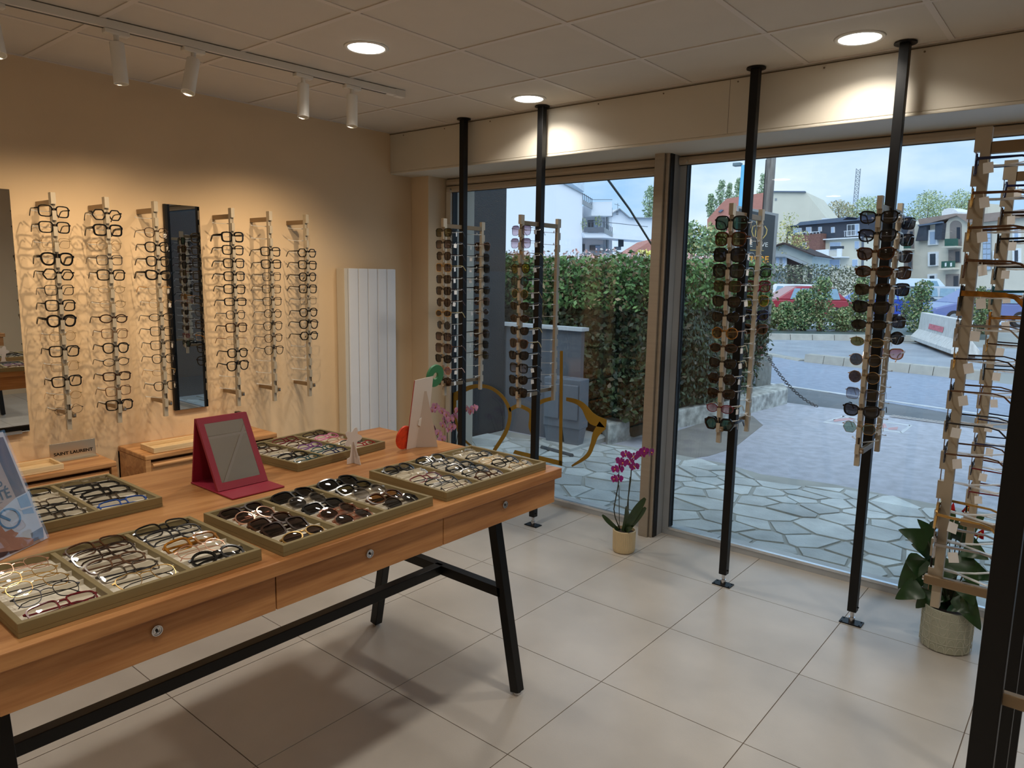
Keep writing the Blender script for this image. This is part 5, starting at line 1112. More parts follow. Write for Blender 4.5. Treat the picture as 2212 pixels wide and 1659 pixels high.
sstrip([(1634, 486), (1626, 490), (1624, 500), (1628, 512)], .011, 'logo_arc'); sstrip([(1636, 486), (1641, 494), (1637, 508)], .011, 'logo_arc'); sstrip([(1652, 488), (1657, 496), (1655, 506), (1648, 515)], .012, 'logo_arc')
sflat([(1645, 634), (1650, 634), (1649, 648), (1646, 648)], .004, .008, 'red_arrow', M('sign_red', srgb(214, 70, 40), rough=.5))
pp_ = SO - SN * .05; G().box(pp_.x - .05, pp_.x + .05, pp_.y - .04, pp_.y + .04, ZG + .1, 1.2).build('support_post', SGR, sgn)
TIMB = wood('grey_timber', srgb(150, 146, 142), srgb(92, 88, 86), axis=2, ring=8, rough=.9)
tp0 = at(1648, 11.6, ZG); po_ = thing('utility_pole', 'weathered wooden utility pole behind the sign board', 'pole', tp0)
G().tube([(0, 0, 0), (.0, 0, 3), (.01, 0, 7)], [.085, .075, .065], 12).build('timber', TIMB, po_, local=True, smooth=True); G().tube([(-.06, -.07, .4), (-.055, -.065, 3.6)], .006, 5).build('earth_wire', RUBBER, po_, local=True)
lp0 = at(1588, 15, ZG); lp_ = thing('street_lamp', 'light blue lamp post with twin floodlights beyond the hedge', 'lamp post', lp0)
BLU = M('lamp_post_blue', srgb(92, 176, 220), rough=.5)
zt_ = at(1593, 15, py=352).z; G().tube([(0, 0, 0), (.03, 0, zt_)], [.06, .045], 10).build('pole_shaft', BLU, lp_, local=True, smooth=True)
for sx in (-1, 1): G().box(.03 + sx * .13 - .08, .03 + sx * .13 + .08, -.07, .07, zt_ - .01, zt_ + .055).build('floodlight', M('lamp_grey', srgb(110, 130, 140), rough=.5), lp_, local=True, bevel=.01)
ns = thing('no_parking_sign', 'round blue and red no-parking sign at the hedge', 'road sign', at(1472, 12.5, ZG)); q = at(1472, 12.5, py=573)
R3 = Matrix.Translation(q - ns.location) @ Matrix.Rotation(math.atan2(-CF.x, CF.y), 4, 'Z') @ Matrix.Rotation(pi / 2, 4, 'X')
G().lathe([(.095, 0), (.095, .008)], 26).build('red_border', M('road_red', srgb(190, 60, 80), rough=.4), ns, local=True).matrix_local = R3
G().lathe([(.072, .008), (.072, .011)], 26).build('blue_disc', M('road_blue', srgb(50, 84, 180), rough=.4), ns, local=True).matrix_local = R3
for s_ in (-1, 1): G().bar((-.05, -.05 * s_, .012), (.05, .05 * s_, .012), .016, .004).build('red_stroke', MATS['road_red'], ns, local=True).matrix_local = R3
G().tube([(0, 0.02, 0), (0, .02, q.z + .05)], .02, 8).build('sign_post', SGR, ns, local=True)
cb = thing('overhead_cable', 'thick slanting overhead cable in the left window view', 'cable', at(1410, 9, ZG)); q = [at(1300, 7, py=370), at(1360, 8, py=452), at(1420, 9, py=548)]; G().tube(q, .012, 6).build('cable_run', M('cable_grey', srgb(84, 92, 100), rough=.7), cb)

# ---- planting strip bushes and trees
BG = lmats('bush', ((74, 108, 62), (104, 132, 74), (54, 84, 52), (138, 140, 96)))
def bush(px_, pb, pt, wpx, dep, label, mats=BG, n=900, size=None, cat='bush', nm='shrub'):
    b0 = at(px_, dep, ZG + .08); t0 = at(px_, dep, py=pt); w_ = wpx / FPX * dep / 2; h = (t0.z - b0.z)
    t_ = thing(nm, label, cat, b0, group='planting strip bushes' if nm == 'shrub' else None); g = G(); rg = random.Random(int(px_ * 7 + pb))
    for k in range(6):
        f = (k + .5) / 6; rr = w_ * (.55 + .5 * sin(pi * min(1, f * .9 + .15))); c = Vector((b0.x + rg.uniform(-.25, .25) * w_, b0.y + rg.uniform(-.25, .25) * w_, b0.z + h * (.08 + .84 * f)))
        leaf_cloud(g, rg, n // 6, ellipsoid(c, (rr, rr, h * .17), .1), size or (6.2 / FPX * dep), len(mats))
    g.build('foliage', mats, t_)['kind'] = 'stuff'
    for k in range(3): G().tube([b0 + Vector((rg.uniform(-.1, .1), rg.uniform(-.1, .1), 0)), b0 + Vector((rg.uniform(-.4, .4) * w_, rg.uniform(-.3, .3) * w_, h * .8))], [.03 * h, .008], 5).build('stem', M('bark_brown', srgb(88, 74, 60), rough=.9, var=.2), t_)
for px_, pb, pt, w_, l in ((1662, 715, 652, 62, 'small grey-green shrub below the sign in the planting strip'), (1702, 716, 652, 54, 'low shrub in front of the red car'), (1742, 716, 626, 52, 'bushy shrub between red and blue cars'), (1778, 716, 598, 62, 'tallest dense shrub left of the blue car'), (1830, 716, 664, 52, 'sparse reddish shrub in front of the blue car'), (1868, 712, 598, 52, 'dark green shrub behind the fourth post'), (1993, 717, 606, 66, 'airy green shrub left of the concrete barrier'), (2130, 712, 620, 60, 'dark shrub behind the rods at the right edge')):
    bush(px_, pb, pt, w_, 23.5, l, n=2600)
def tree(px_, pb, pt, wpx, dep, label, cols, n=1500, kind='round', nm='tree', size=None, grp='trees beyond the street'):
    b0 = at(px_, dep, ZG); bt_ = at(px_, dep, py=pb); t0 = at(px_, dep, py=pt); w_ = wpx / FPX * dep / 2; h = t0.z - bt_.z; rg = random.Random(int(px_ * 3 + pt)); g = G()
    t_ = thing(nm, label, 'tree', b0, group=grp); m_ = lmats(nm + label.split()[0], cols); K_ = 9
    for k in range(K_):
        f = (k + .5) / K_
        if kind == 'poplar': c = Vector((b0.x + rg.uniform(-.2, .2) * w_, b0.y, bt_.z + h * f)); rr = w_ * (.35 + .65 * sin(pi * (f * .8 + .12))); leaf_cloud(g, rg, n // K_, ellipsoid(c, (rr, rr, h * .12), .0), size or 4.5 / FPX * dep, len(m_))
        else:
            a = 2 * pi * k / K_ * 1.7; c = Vector((b0.x + w_ * .5 * cos(a), b0.y + w_ * .5 * sin(a), bt_.z + h * (.35 + .32 * sin(k * 2.1)))); leaf_cloud(g, rg, n // K_, ellipsoid(c, (w_ * .55, w_ * .55, h * .34), .25), size or 4.5 / FPX * dep, len(m_))
    g.build('foliage', m_, t_)['kind'] = 'stuff'
    G().tube([b0, Vector((b0.x, b0.y, bt_.z + h * .6))], [max(.12, w_ * .07), .05], 7).build('trunk', MATS['bark_brown'], t_)
POP = ((120, 148, 110), (150, 170, 130), (96, 124, 92))
for px_, pb, pt, w_, l in ((1396, 475, 408, 30, 'first poplar between the white house and mullion'), (1466, 600, 404, 26, 'poplar right beside the mullion'), (1527, 470, 424, 20, 'short poplar behind the red roof'), (1546, 470, 396, 22, 'tall poplar behind the red roof'), (1564, 470, 402, 18, 'narrow poplar left of the blue lamp post'), (1582, 470, 392, 22, 'poplar behind the blue lamp post'), (1634, 470, 382, 26, 'poplar behind the wooden pole')): tree(px_, pb, pt, w_, 95, l, POP, 900, 'poplar')
BIG = ((140, 158, 112), (164, 174, 128), (116, 136, 96))
tree(1800, 475, 432, 80, 110, 'brownish treetop behind the slate roof', ((150, 142, 112), (136, 140, 104), (166, 158, 126)), 1500)
tree(1862, 475, 424, 80, 108, 'green treetop below the lattice mast', BIG, 1600)
tree(1990, 480, 412, 90, 105, 'large pale treetop behind the arched building', BIG, 2400); tree(2060, 480, 410, 84, 105, 'second large treetop right behind the arched building', BIG, 2400)
tree(1694, 600, 452, 58, 50, 'yellowish tree beside the cream gable', ((160, 160, 88), (134, 144, 80), (184, 174, 100)), 1500); tree(1722, 610, 490, 50, 50, 'lower yellow-green tree before the brick house', ((160, 160, 88), (130, 144, 76), (184, 170, 96)), 1200)
GRN = ((92, 124, 74), (122, 148, 92), (70, 100, 62), (160, 156, 100))
tree(1478, 620, 470, 90, 16, 'leafy tree behind the hedge beside the mullion', GRN, 3000, size=.10); tree(1532, 640, 478, 90, 15.5, 'leafy tree behind the hedge near the third post', GRN, 3000, size=.10); tree(1500, 680, 540, 120, 14, 'dense bush growing above the far hedge end', GRN, 3200, size=.09); tree(1590, 700, 540, 60, 13, 'bush behind the third post and sign', GRN, 1600, size=.09)
tree(1388, 590, 538, 50, 26, 'yellow bush behind the hedge in the left window', ((190, 182, 70), (164, 160, 66), (206, 196, 96)), 1100, size=.16)
# flowering far hedge behind the cars
fh = thing('flowering_hedge', 'long white-flowering hedge behind the parked cars', 'hedge', at(1760, 44, ZG)); g = G(); rg = random.Random(8)
a0, a1 = at(1640, 44, ZG), at(1905, 46, ZG)
leaf_cloud(g, rg, 4200, lambda r: a0 + (a1 - a0) * r.random() + Vector((r.uniform(-.6, .6), r.uniform(-.6, .6), r.uniform(.8, 2.55) + .15 * sin(r.random() * 9))), .17, 4, 0, None, (4, 3, 2, 2))
g.build('foliage', lmats('laurel', ((74, 84, 62), (92, 102, 74), (58, 66, 52), (152, 148, 126))), fh)['kind'] = 'stuff'

# ---- parked cars
CGL = M('car_glass', srgb(120, 150, 170), rough=.08, var=.1, spec=.8); TYRE = M('tyre_rubber', srgb(30, 30, 32), rough=.8); ALLOY = M('alloy', srgb(170, 174, 180), rough=.3, metal=.7)
def car(px_, dep, col, label, flip=1, L=4.2, Hc=1.45, kind='hatch', turn=0.0):
    t_ = thing('parked_car', label, 'car', at(px_, dep, ZG - .02), math.atan2(CR.y, CR.x) + turn, group='parked cars beyond the street')
    pm = M('car_paint_%d_%d_%d' % col, srgb(*col), rough=.22, var=.02, coat=.6)
    l = L / 2; z0 = .28; zw = Hc * .62
    if kind == 'van': up = [(-l * .96, zw), (-l * .94, Hc), (l * .55, Hc), (l * .80, zw)]
    elif kind == 'wagon': up = [(-l * .95, zw), (-l * .80, Hc), (l * .25, Hc), (l * .62, zw)]
    else: up = [(-l * .86, zw), (-l * .58, Hc * .97), (-l * .1, Hc), (l * .15, Hc * .98), (l * .56, zw)]
    low = [(-l, z0 + .1), (-l * .97, z0), (l * .97, z0), (l, z0 + .15), (l * .97, zw * .78), (l * .60, zw), (-l * .86, zw), (-l * .98, zw * .9)]
    f = lambda pts: [(x * flip, z) for x, z in pts][::flip]
    b = lambda g, n, m, **k: g.build(n, m, t_, local=True, **k)
    b(G().prism(f(low), -.86, .86, 'y'), 'body', pm, bevel=.06)
    cab = f(up); g = G(); n = len(cab); zc = sum(z for x, z in cab) / n
    vs = [(x, -.84 + .22 * max(0, (z - zw) / (Hc - zw)), z) for x, z in cab] + [(x, .84 - .22 * max(0, (z - zw) / (Hc - zw)), z) for x, z in cab]
    g.add(vs, [tuple(range(n)), tuple(range(2 * n - 1, n - 1, -1))] + [(i, n + i, n + (i + 1) % n, (i + 1) % n) for i in range(n)]); b(g, 'cabin', pm, bevel=.04)
    xs0, xs1 = min(x for x, z in cab), max(x for x, z in cab); xa, xb = (up[0][0], up[-1][0])
    for s_ in (-1, 1):
        # side windows, each a pane of its own
        zt2 = Hc * .93; wd = [(xa * .82, xa * .40), (xa * .36, xb * .08), (xb * .13, xb * .52)] if kind != 'van' else [(xb * .3, xb * .72)]
        for q0, q1 in wd:
            y_lo, y_hi = .852, .852 - .22 * (zt2 - zw) / (Hc - zw); lean0 = .10 if q0 < 0 else 0; lean1 = -.22 if q1 > xb * .3 else 0
            q = [(q0 * flip, s_ * y_lo, zw + .02), (q1 * flip, s_ * y_lo, zw + .02), ((q1 + lean1) * flip, s_ * y_hi, zt2), ((q0 + lean0) * flip, s_ * y_hi, zt2)]
            b(G().hexa([(x, y - s_ * .01, z) for x, y, z in q] + [(x, y + s_ * .004, z) for x, y, z in q]), 'window_pane', CGL)
        for xw in (-l * .62, l * .62):
            w_ = b(G().tube([(xw, s_ * .66, .32), (xw, s_ * .875, .32)], .32, 22), 'wheel', TYRE)
            b(G().tube([(xw, s_ * .875, .32), (xw, s_ * .885, .32)], .21, 16), 'hub', ALLOY, )if False else G().tube([(xw, s_ * .875, .32), (xw, s_ * .887, .32)], .2, 12).build('hub', ALLOY, w_, local=True)
        b(G().box(l * .92 * flip - .05, l * .92 * flip + .05, s_ * .6 - .16, s_ * .6 + .16, zw * .62, zw * .74), 'headlight', M('lamp_lens', srgb(214, 222, 228), rough=.2))
    return t_
car(1690, 38, (206, 212, 218), 'white car parked behind the red one', -1, 4.3, 1.52, 'wagon'); car(1725, 31, (148, 36, 54), 'dark red car parked behind the shrubs', -1, 4.25, 1.5); car(1893, 33.2, (32, 74, 176), 'bright blue car half hidden by shrubs', -1, 4.0, 1.5)
car(1945, 36.5, (52, 62, 72), 'dark estate car behind the fourth post', 1, 4.5, 1.52, 'wagon'); car(1970, 45, (196, 210, 224), 'pale blue-white van behind the dark car', 1, 4.9, 1.95, 'van'); car(2045, 40.5, (170, 178, 188), 'silver estate car behind the airy shrub', 1, 4.6, 1.52, 'wagon'); car(2112, 29.5, (104, 116, 168), 'violet-blue hatchback behind the concrete barrier', -1, 4.3, 1.52)
# ---- concrete barrier
jb0, jb1 = P(1990, 738, z=ZG), P(2085, 772, z=ZG); ej = (jb1 - jb0); Lj = ej.length; ej.normalize(); Lj = max(Lj, 2.0)
jb = thing('jersey_barrier', 'white peeling concrete barrier with red mark at the lane end', 'barrier', jb0, math.atan2(ej.y, ej.x)); prf = [(-.30, .06), (-.30, .16), (-.12, .38), (-.085, .86), (.085, .86), (.12, .38), (.30, .16), (.30, .06)]
for k in range(2): G().prism(prf, k * Lj * .5 + .01, (k + 1) * Lj * .5 - .02, 'x').build('barrier_unit', M('barrier_white', srgb(206, 206, 204), rough=.9, var=.22, scale=12, stretch=(3, 1, .4), bump=.4), jb, local=True, bevel=.015)
G().prism([(-.112, .60), (-.1275, .46), (-.131, .46), (-.1155, .60)], Lj * .28, Lj * .62, 'x').build('red_mark', M('barrier_red', srgb(206, 120, 130), rough=.8, var=.2, scale=10), jb, local=True)
G().box(0.1, Lj, -.2, .2, 0, .06).build('timber_skid', M('skid_brown', srgb(70, 58, 52), rough=.9), jb, local=True)

# ================================================================== FAR BUILDINGS
class Facade:
    def __init__(s, name, label, pl, dl, pr, dr, conv):
        s.a, s.b = at(pl, dl, ZG), at(pr, dr, ZG); e = (s.b - s.a).normalized(); s.n = e.cross(Vector((0, 0, 1))).normalized(); s.o = s.a; s.conv = conv
        if s.n.dot(CAM - s.a) < 0: s.n = -s.n
        s.e = e; s.t = thing(name, label, 'building', s.a)
    def poly(s, pts, d0, d1, nm, m_, par=None, bottom=None):
        q = [plane_hit(*s.conv(a, b), s.o, s.n) for a, b in pts]
        if bottom is not None: q = [Vector((p.x, p.y, max(p.z, bottom))) for p in q]
        n = len(q); nv = sum(((q[(i + 1) % n] - q[0]).cross(q[(i + 2) % n] - q[0]) for i in range(n)), Vector())
        if nv.dot(s.n) < 0: q = q[::-1]
        return G().add([c + s.n * d0 for c in q] + [c + s.n * d1 for c in q], [tuple(range(n - 1, -1, -1)), tuple(range(n, 2 * n))] + [(i, (i + 1) % n, n + (i + 1) % n, n + i) for i in range(n)]).build(nm, m_, par or s.t)
    def rect(s, x0, y0, x1, y1, d0, d1, nm, m_, par=None, skew=0.0): return s.poly([(x0, y0), (x1, y0 + skew), (x1, y1 + skew), (x0, y1)], d0, d1, nm, m_, par)
def CV(x0, y0, k): return lambda a, b: (x0 + a / k, y0 + b / k)
BW = M('render_white', srgb(226, 232, 240), rough=.9, var=.02, scale=.6); BCR = M('render_cream', srgb(208, 206, 192), rough=.9, var=.03, scale=.8); BST = M('stone_beige', srgb(204, 200, 188), rough=.9, var=.04, scale=1)
SLT = M('slate_blue', srgb(92, 108, 130), rough=.6, var=.06, scale=3); SLD = M('slate_dark', srgb(58, 66, 80), rough=.7, var=.12, scale=4, stretch=(1, 1, 6)); BRK = M('brick_red', srgb(124, 88, 80), rough=.9, var=.22, scale=9); TIL = M('red_roof_tile', srgb(178, 122, 110), rough=.8, var=.12, scale=3, stretch=(1, 1, 6))
PAN = M('dark_pane', srgb(56, 66, 78), rough=.1, var=.2, scale=2); PAB = M('blue_blind', srgb(160, 180, 206), rough=.6, var=.05); FRW = M('frame_white', srgb(224, 230, 236), rough=.6); GPN = M('balcony_grey', srgb(92, 102, 114), rough=.5); GPL = M('balcony_pale', srgb(140, 148, 154), rough=.5); RGN = M('rail_green', srgb(48, 92, 84), rough=.5); REC = M('recess_taupe', srgb(132, 126, 124), rough=.9); DKW = M('dark_timber', srgb(56, 44, 46), rough=.8, var=.1)

# white apartment block in the left window
E = Facade('apartment_building', 'white apartment block with grey balconies in the left window view', 1080, 40, 1420, 42, CV(1080, 380, 6.379))
E.poly([(-500, -500), (680, 108), (1020, 285), (1020, 1850), (-500, 1850)], -14, 1.5, 'blank_wall', BW)
E.poly([(860, 60), (1115, 232), (1120, -150), (860, -150)], -8, .6, 'penthouse', M('penthouse_glass', srgb(190, 208, 224), rough=.4))
for pts in ([(640, 84), (1020, 280), (1020, 287), (640, 92)],): E.poly(pts, 1.5, 1.62, 'roof_edge', GPL)
E.poly([(1020, 430), (1425, 390), (1425, 1850), (1020, 1850)], -10, 0, 'recessed_wall', BW)
E.poly([(1150, 392), (1425, 385), (1425, 575), (1150, 575)], 0, 1.4, 'terrace_parapet', BW)
E.poly([(1425, 380), (1520, 462), (1520, 1850), (1425, 1850)], -10, .3, 'side_wall', BW)
E.poly([(1440, 545), (1462, 545), (1440, 1850), (1420, 1850)], .3, .5, 'downpipe', GPL)
for x0, y0, x1, y1 in ((1040, 556, 1068, 665), (1100, 590, 1138, 735), (1208, 614, 1346, 785), (1052, 915, 1100, 1040), (1112, 940, 1166, 1045), (1236, 955, 1374, 1110)):
    f_ = E.rect(x0, y0, x1, y1, 0, .08, 'window', GPN); w_ = (x1 - x0); nn_ = 2 if w_ > 60 else 1
    for k in range(nn_): E.rect(x0 + 5 + k * (w_ - 5) / nn_, y0 + 6, x0 + (k + 1) * (w_ - 5) / nn_, y1 - 4, .08, .11, 'pane', PAN if k == 0 else PAB, f_)
for fy, sy, by in (((735, 735, 805, 800), (735, 800, 860, 805), 1), ((1050, 1050, 1185, 1180), (1050, 1090, 1205, 1185), 0)):
    b_ = E.poly([(1008, fy[0]), (1270, fy[1]), (1270, fy[2]), (1008, fy[3])], 1.9, 2.0, 'balcony_front', GPN); E.poly([(1270, sy[0]), (1388, sy[1]), (1388, sy[2]), (1270, sy[3])], 1.85, 1.95, 'balcony_side', GPL)
    top = fy[0] - (72 if by else 12)
    for k in range(7): x = 1015 + k * 42; E.rect(x, top, x + 4, fy[0], 1.9, 1.96, 'rail_bar', GPN, b_)
    for k in range(6): x = 1280 + k * 20; y = sy[0] + (x - 1270) * (sy[1] - sy[0]) / 118; E.rect(x, y - 62, x + 4, y, 1.9, 1.96, 'rail_bar', GPN, b_)
    E.poly([(1012, top), (1270, top), (1270, top + 5), (1012, top + 5)], 1.88, 1.98, 'handrail', GPN, b_); E.poly([(1270, top), (1850, top + 62), (1850, top + 68), (1270, top + 6)], 1.88, 1.98, 'handrail', GPN, b_)
E.poly([(1005, 805), (1270, 808), (1850, 862), (1850, 915), (1270, 872), (1030, 872)], 0, 1.9, 'balcony_slab', BW); E.poly([(1025, 1180), (1255, 1185), (1385, 1205), (1385, 1240), (1020, 1220)], 0, 1.8, 'balcony_slab', BW)
r_ = E.poly([(1020, 360), (1147, 440), (1147, 492), (1020, 425)], 1.5, 1.6, 'terrace_screen', GPL)
for k in range(6): E.poly([(1022 + k * 24, 270 + k * 15), (1027 + k * 24, 272 + k * 15), (1027 + k * 24, 365 + k * 15), (1022 + k * 24, 362 + k * 15)], 1.5, 1.56, 'rail_bar', GPN, r_)
E.poly([(990, 262), (1150, 360), (1150, 366), (990, 268)], 1.5, 1.58, 'handrail', GPN, r_); E.poly([(1150, 358), (1425, 358), (1425, 364), (1150, 364)], 1.4, 1.46, 'handrail', GPN, r_)
r_ = E.poly([(1428, 455), (1516, 532), (1516, 572), (1430, 512)], .35, .45, 'terrace_screen', GPL)
for k in range(5): E.poly([(1430 + k * 20, 365 + k * 20), (1434 + k * 20, 368 + k * 20), (1434 + k * 20, 460 + k * 17), (1430 + k * 20, 456 + k * 17)], .35, .4, 'rail_bar', GPN, r_)
E.rect(1525, 880, 1590, 985, 1.2, 1.3, 'dark_hanging', M('hanging_dark', srgb(50, 58, 66), rough=.7)); E.rect(1496, 985, 1560, 1030, .9, 1.25, 'window_box', GPN)
for k, (x, y) in enumerate(((1042, 690), (1240, 650))):
    g = G(); rg = random.Random(k); c = plane_hit(*E.conv(x, y), E.o, E.n) + E.n * 1.4; leaf_cloud(g, rg, 90, ellipsoid(c, (.22, .22, .36), .0), .11, 3); o = g.build('balcony_plant', lmats('balcony', ((120, 140, 90), (150, 160, 110), (90, 112, 76))), E.t); o['kind'] = 'stuff'
E2 = Facade('gable_house', 'white house with small gable right of the apartment block', 1310, 58, 1430, 58, CV(1080, 380, 6.379))
E2.poly([(1505, 478), (1640, 452), (1775, 572), (2300, 582), (2300, 1850), (1505, 1850)], -8, 0, 'house_wall', BW)
E2.poly([(1505, 535), (1640, 448), (1780, 570), (1770, 578), (1640, 462), (1512, 545)], 0, .35, 'gable_edge', GPL); E2.poly([(1775, 572), (2300, 578), (2300, 588), (1775, 582)], 0, .3, 'roof_edge', GPL)
for y in (492, 520): E2.rect(1600, y, 1630, y + 14, 0, .05, 'vent', GPL)
E2.rect(1622, 375, 1626, 452, -.1, 0, 'aerial_mast', GPN); E2.poly([(1580, 385), (1650, 405), (1650, 409), (1580, 389)], -.1, 0, 'aerial', GPN)
E3 = Facade('red_roof_house', 'small house with red roof behind the hedge and mullion', 1340, 30, 1440, 30, CV(1080, 380, 6.379))
E3.poly([(1735, 1100), (1890, 1000), (2120, 860), (2400, 800), (2400, 1110)], -4, .4, 'roof', TIL); E3.poly([(1780, 1095), (2400, 1095), (2400, 1850), (1780, 1850)], -4, 0, 'house_wall', BCR)

# cream gable with long red roof
D = Facade('cream_gable_house', 'big cream gable wall with red tiled roof behind the sign', 1500, 80, 1800, 72, CV(1460, 330, 5.721))
D.poly([(380, 820), (560, 620), (620, 565), (1170, 475), (1195, 482), (1135, 560), (1115, 1000), (380, 1000)], -1, -.2, 'roof', TIL)
D.poly([(520, 728), (560, 700), (585, 706), (550, 735)], -.2, 0, 'roof_window', SLT)
D.poly([(1150, 560), (1200, 480), (1600, 482), (1870, 820), (1870, 1850), (1150, 1850)], -9, 0, 'gable_wall', BCR); D.poly([(1190, 474), (1602, 476), (1612, 486), (1600, 492), (1190, 486)], 0, .25, 'wall_cap', SLT)
D.rect(1225, 562, 1248, 590, 0, .05, 'vent', GPL)
for k in range(5): D.rect(1170, 425, 1174, 475, -.3, -.2, 'aerial', GPN) if k == 0 else None

# slate mansard building with brick wing
Sb = Facade('mansard_building', 'slate mansard building with brick wing and cream lower wall', 1690, 70, 1890, 62, CV(1680, 440, 10.055))
Sb.poly([(190, 500), (340, 385), (1380, 272), (1260, 338), (1560, 335), (1640, 250), (2050, 195), (2060, 335)], -6, -1.0, 'upper_roof', SLT)
Sb.poly([(190, 498), (2060, 334), (1900, 700), (1040, 785), (1040, 655), (190, 700)], -6, 0, 'mansard', SLD); Sb.poly([(190, 490), (2060, 328), (2060, 340), (190, 502)], 0, .35, 'eave_gutter', SLT)
Sb.poly([(1035, 785), (1880, 735), (1900, 2150), (1000, 2150)], -6, .1, 'lower_wall', BCR); Sb.poly([(1035, 772), (1880, 722), (1880, 745), (1035, 795)], .1, .5, 'cornice', FRW)
Sb.poly([(440, 700), (1060, 652), (1010, 2150), (440, 2150)], -5, .9, 'brick_wing', BRK)
for x0, y0, x1, y1, m_ in ((345, 535, 528, 665, PAB), (628, 512, 742, 652, PAB), (892, 510, 965, 612, PAB), (1172, 512, 1245, 638, PAB)):
    f_ = Sb.rect(x0, y0, x1, y1, 0, .1, 'window', FRW, skew=-8); Sb.rect(x0 + 12, y0 + 10, x1 - 12, y1 - 10, .1, .14, 'pane', m_, f_, -8)
f_ = Sb.rect(1520, 455, 1780, 715, 0, .12, 'window', FRW, skew=-20)
for k in range(3): Sb.rect(1540 + k * 82, 468 - k * 6, 1606 + k * 82, 690 - k * 6, .12, .16, 'pane', PAN if k < 2 else PAB, f_, -6)
for k in range(7): Sb.rect(1500 + k * 40, 600 - k * 3, 1505 + k * 40, 720 - k * 3, .3, .36, 'rail_bar', FRW, f_)
Sb.poly([(1490, 598), (1760, 575), (1760, 584), (1490, 607)], .28, .38, 'handrail', FRW, f_)
for x0, y0, x1, y1 in ((1160, 838, 1402, 1010), (1698, 815, 1802, 980), (1126, 1215, 1378, 1425), (1645, 1208, 1768, 1370)):
    f_ = Sb.rect(x0, y0, x1, y1, .1, .2, 'window', FRW, skew=-6); Sb.rect(x0 + 10, y0 + 10, x1 - 10, y1 - 8, .2, .24, 'pane', PAB, f_, -6)
b_ = Sb.poly([(1020, 1018), (1300, 1000), (1300, 1165), (1020, 1172)], 1.2, 1.3, 'balcony_front', FRW); Sb.poly([(905, 1168), (1580, 1150), (1580, 1175), (905, 1192)], .1, 1.4, 'balcony_slab', FRW)
Sb.poly([(1480, 990), (1585, 985), (1575, 1150), (1480, 1155)], 1.2, 1.3, 'balcony_front', FRW); Sb.poly([(1295, 935), (1590, 928), (1590, 990), (1295, 1000)], 1.0, 1.05, 'dark_screen', PAN)
for k in range(5): Sb.poly([(1300, 1025 + k * 26), (1480, 1018 + k * 26), (1480, 1026 + k * 26), (1300, 1033 + k * 26)], 1.22, 1.28, 'rail_bar', FRW, b_); Sb.poly([(920, 1030 + k * 28), (1020, 1026 + k * 28), (1020, 1034 + k * 28), (920, 1038 + k * 28)], 1.22, 1.28, 'rail_bar', FRW, b_)
f_ = Sb.rect(688, 848, 762, 1004, .9, 1.0, 'window', FRW, skew=-4); Sb.rect(704, 860, 750, 985, 1.0, 1.04, 'pane', PAN, f_, -3)
r_ = Sb.poly([(520, 645), (1055, 612), (1055, 622), (520, 655)], .9, 1.0, 'handrail', FRW)
for k in range(8): Sb.rect(530 + k * 74, 645 - k * 4.6, 536 + k * 74, 690 - k * 4.6, .9, .96, 'rail_bar', FRW, r_)
Sb.poly([(665, 292), (750, 286), (750, 345), (665, 350)], -3, -2, 'chimney', FRW); Sb.poly([(1865, 700), (1890, 698), (1880, 2150), (1850, 2150)], .1, .3, 'downpipe', GPN)
# gabled cottage with glazed porch
Hc_ = Facade('gabled_cottage', 'low cottage with glazed white porch before the brick wing', 1660, 50, 1780, 48, CV(1680, 440, 10.055))
Hc_.poly([(-260, 1000), (165, 872), (835, 1140), (745, 1170), (745, 2300), (-260, 2300)], -6, 0, 'house_wall', M('cottage_render', srgb(184, 196, 198), rough=.9, var=.06, scale=2))
Hc_.poly([(160, 845), (850, 1125), (850, 1150), (160, 880)], -6, .5, 'roof_edge', DKW); Hc_.poly([(-280, 985), (165, 845), (165, 875), (-280, 1015)], -6, .5, 'roof_edge', DKW)
Hc_.poly([(-260, 1105), (190, 1100), (345, 1150), (860, 1375), (845, 1405), (300, 1172), (-260, 1168)], 0, 1.8, 'porch_roof', GPL)
Hc_.poly([(310, 1190), (740, 1365), (740, 2300), (290, 2300)], 0, 1.2, 'timber_wall', DKW); Hc_.rect(640, 1380, 735, 1700, 1.2, 1.3, 'door_panel', BCR)
w_ = Hc_.rect(-260, 1172, 300, 1500, 0, 1.4, 'porch_frame', FRW)
for k in range(8):
    for y0, y1 in ((1190, 1310), (1330, 1490)): Hc_.rect(-250 + k * 68, y0, -196 + k * 68, y1, 1.4, 1.44, 'pane', PAB if k % 2 else GPL, w_)
# beige building with arches
Bb = Facade('arched_building', 'beige stone building with arched loggias and green balconies', 1880, 74, 2230, 60, CV(1640, 360, 3.073))
Bb.poly([(690, 372), (910, 350), (910, 1000), (690, 1000)], -6, -1.0, 'side_block', BCR)
Bb.poly([(898, 425), (930, 385), (975, 365), (1030, 375), (1075, 395), (1240, 375), (1262, 345), (1310, 322), (1360, 335), (1400, 372), (1480, 365), (1900, 320), (1900, 1000), (898, 1000)], -8, 0, 'front_wall', BST)
Bb.poly([(1070, 350), (1320, 312), (1480, 318), (1900, 270), (1900, 325), (1480, 372), (1400, 372), (1330, 325), (1250, 350), (1085, 392)], -2, .4, 'roof_slope', M('brown_roof', srgb(148, 132, 124), rough=.8, var=.1, scale=2)); Bb.poly([(1085, 388), (1245, 366), (1245, 376), (1085, 398)], .4, .7, 'eave_gutter', SLT)
Bb.poly([(1060, 495), (1085, 396), (1135, 390), (1130, 490)], 0, .5, 'mansard', SLD); Bb.poly([(1188, 485), (1192, 384), (1243, 376), (1232, 485)], 0, .5, 'mansard', SLD)
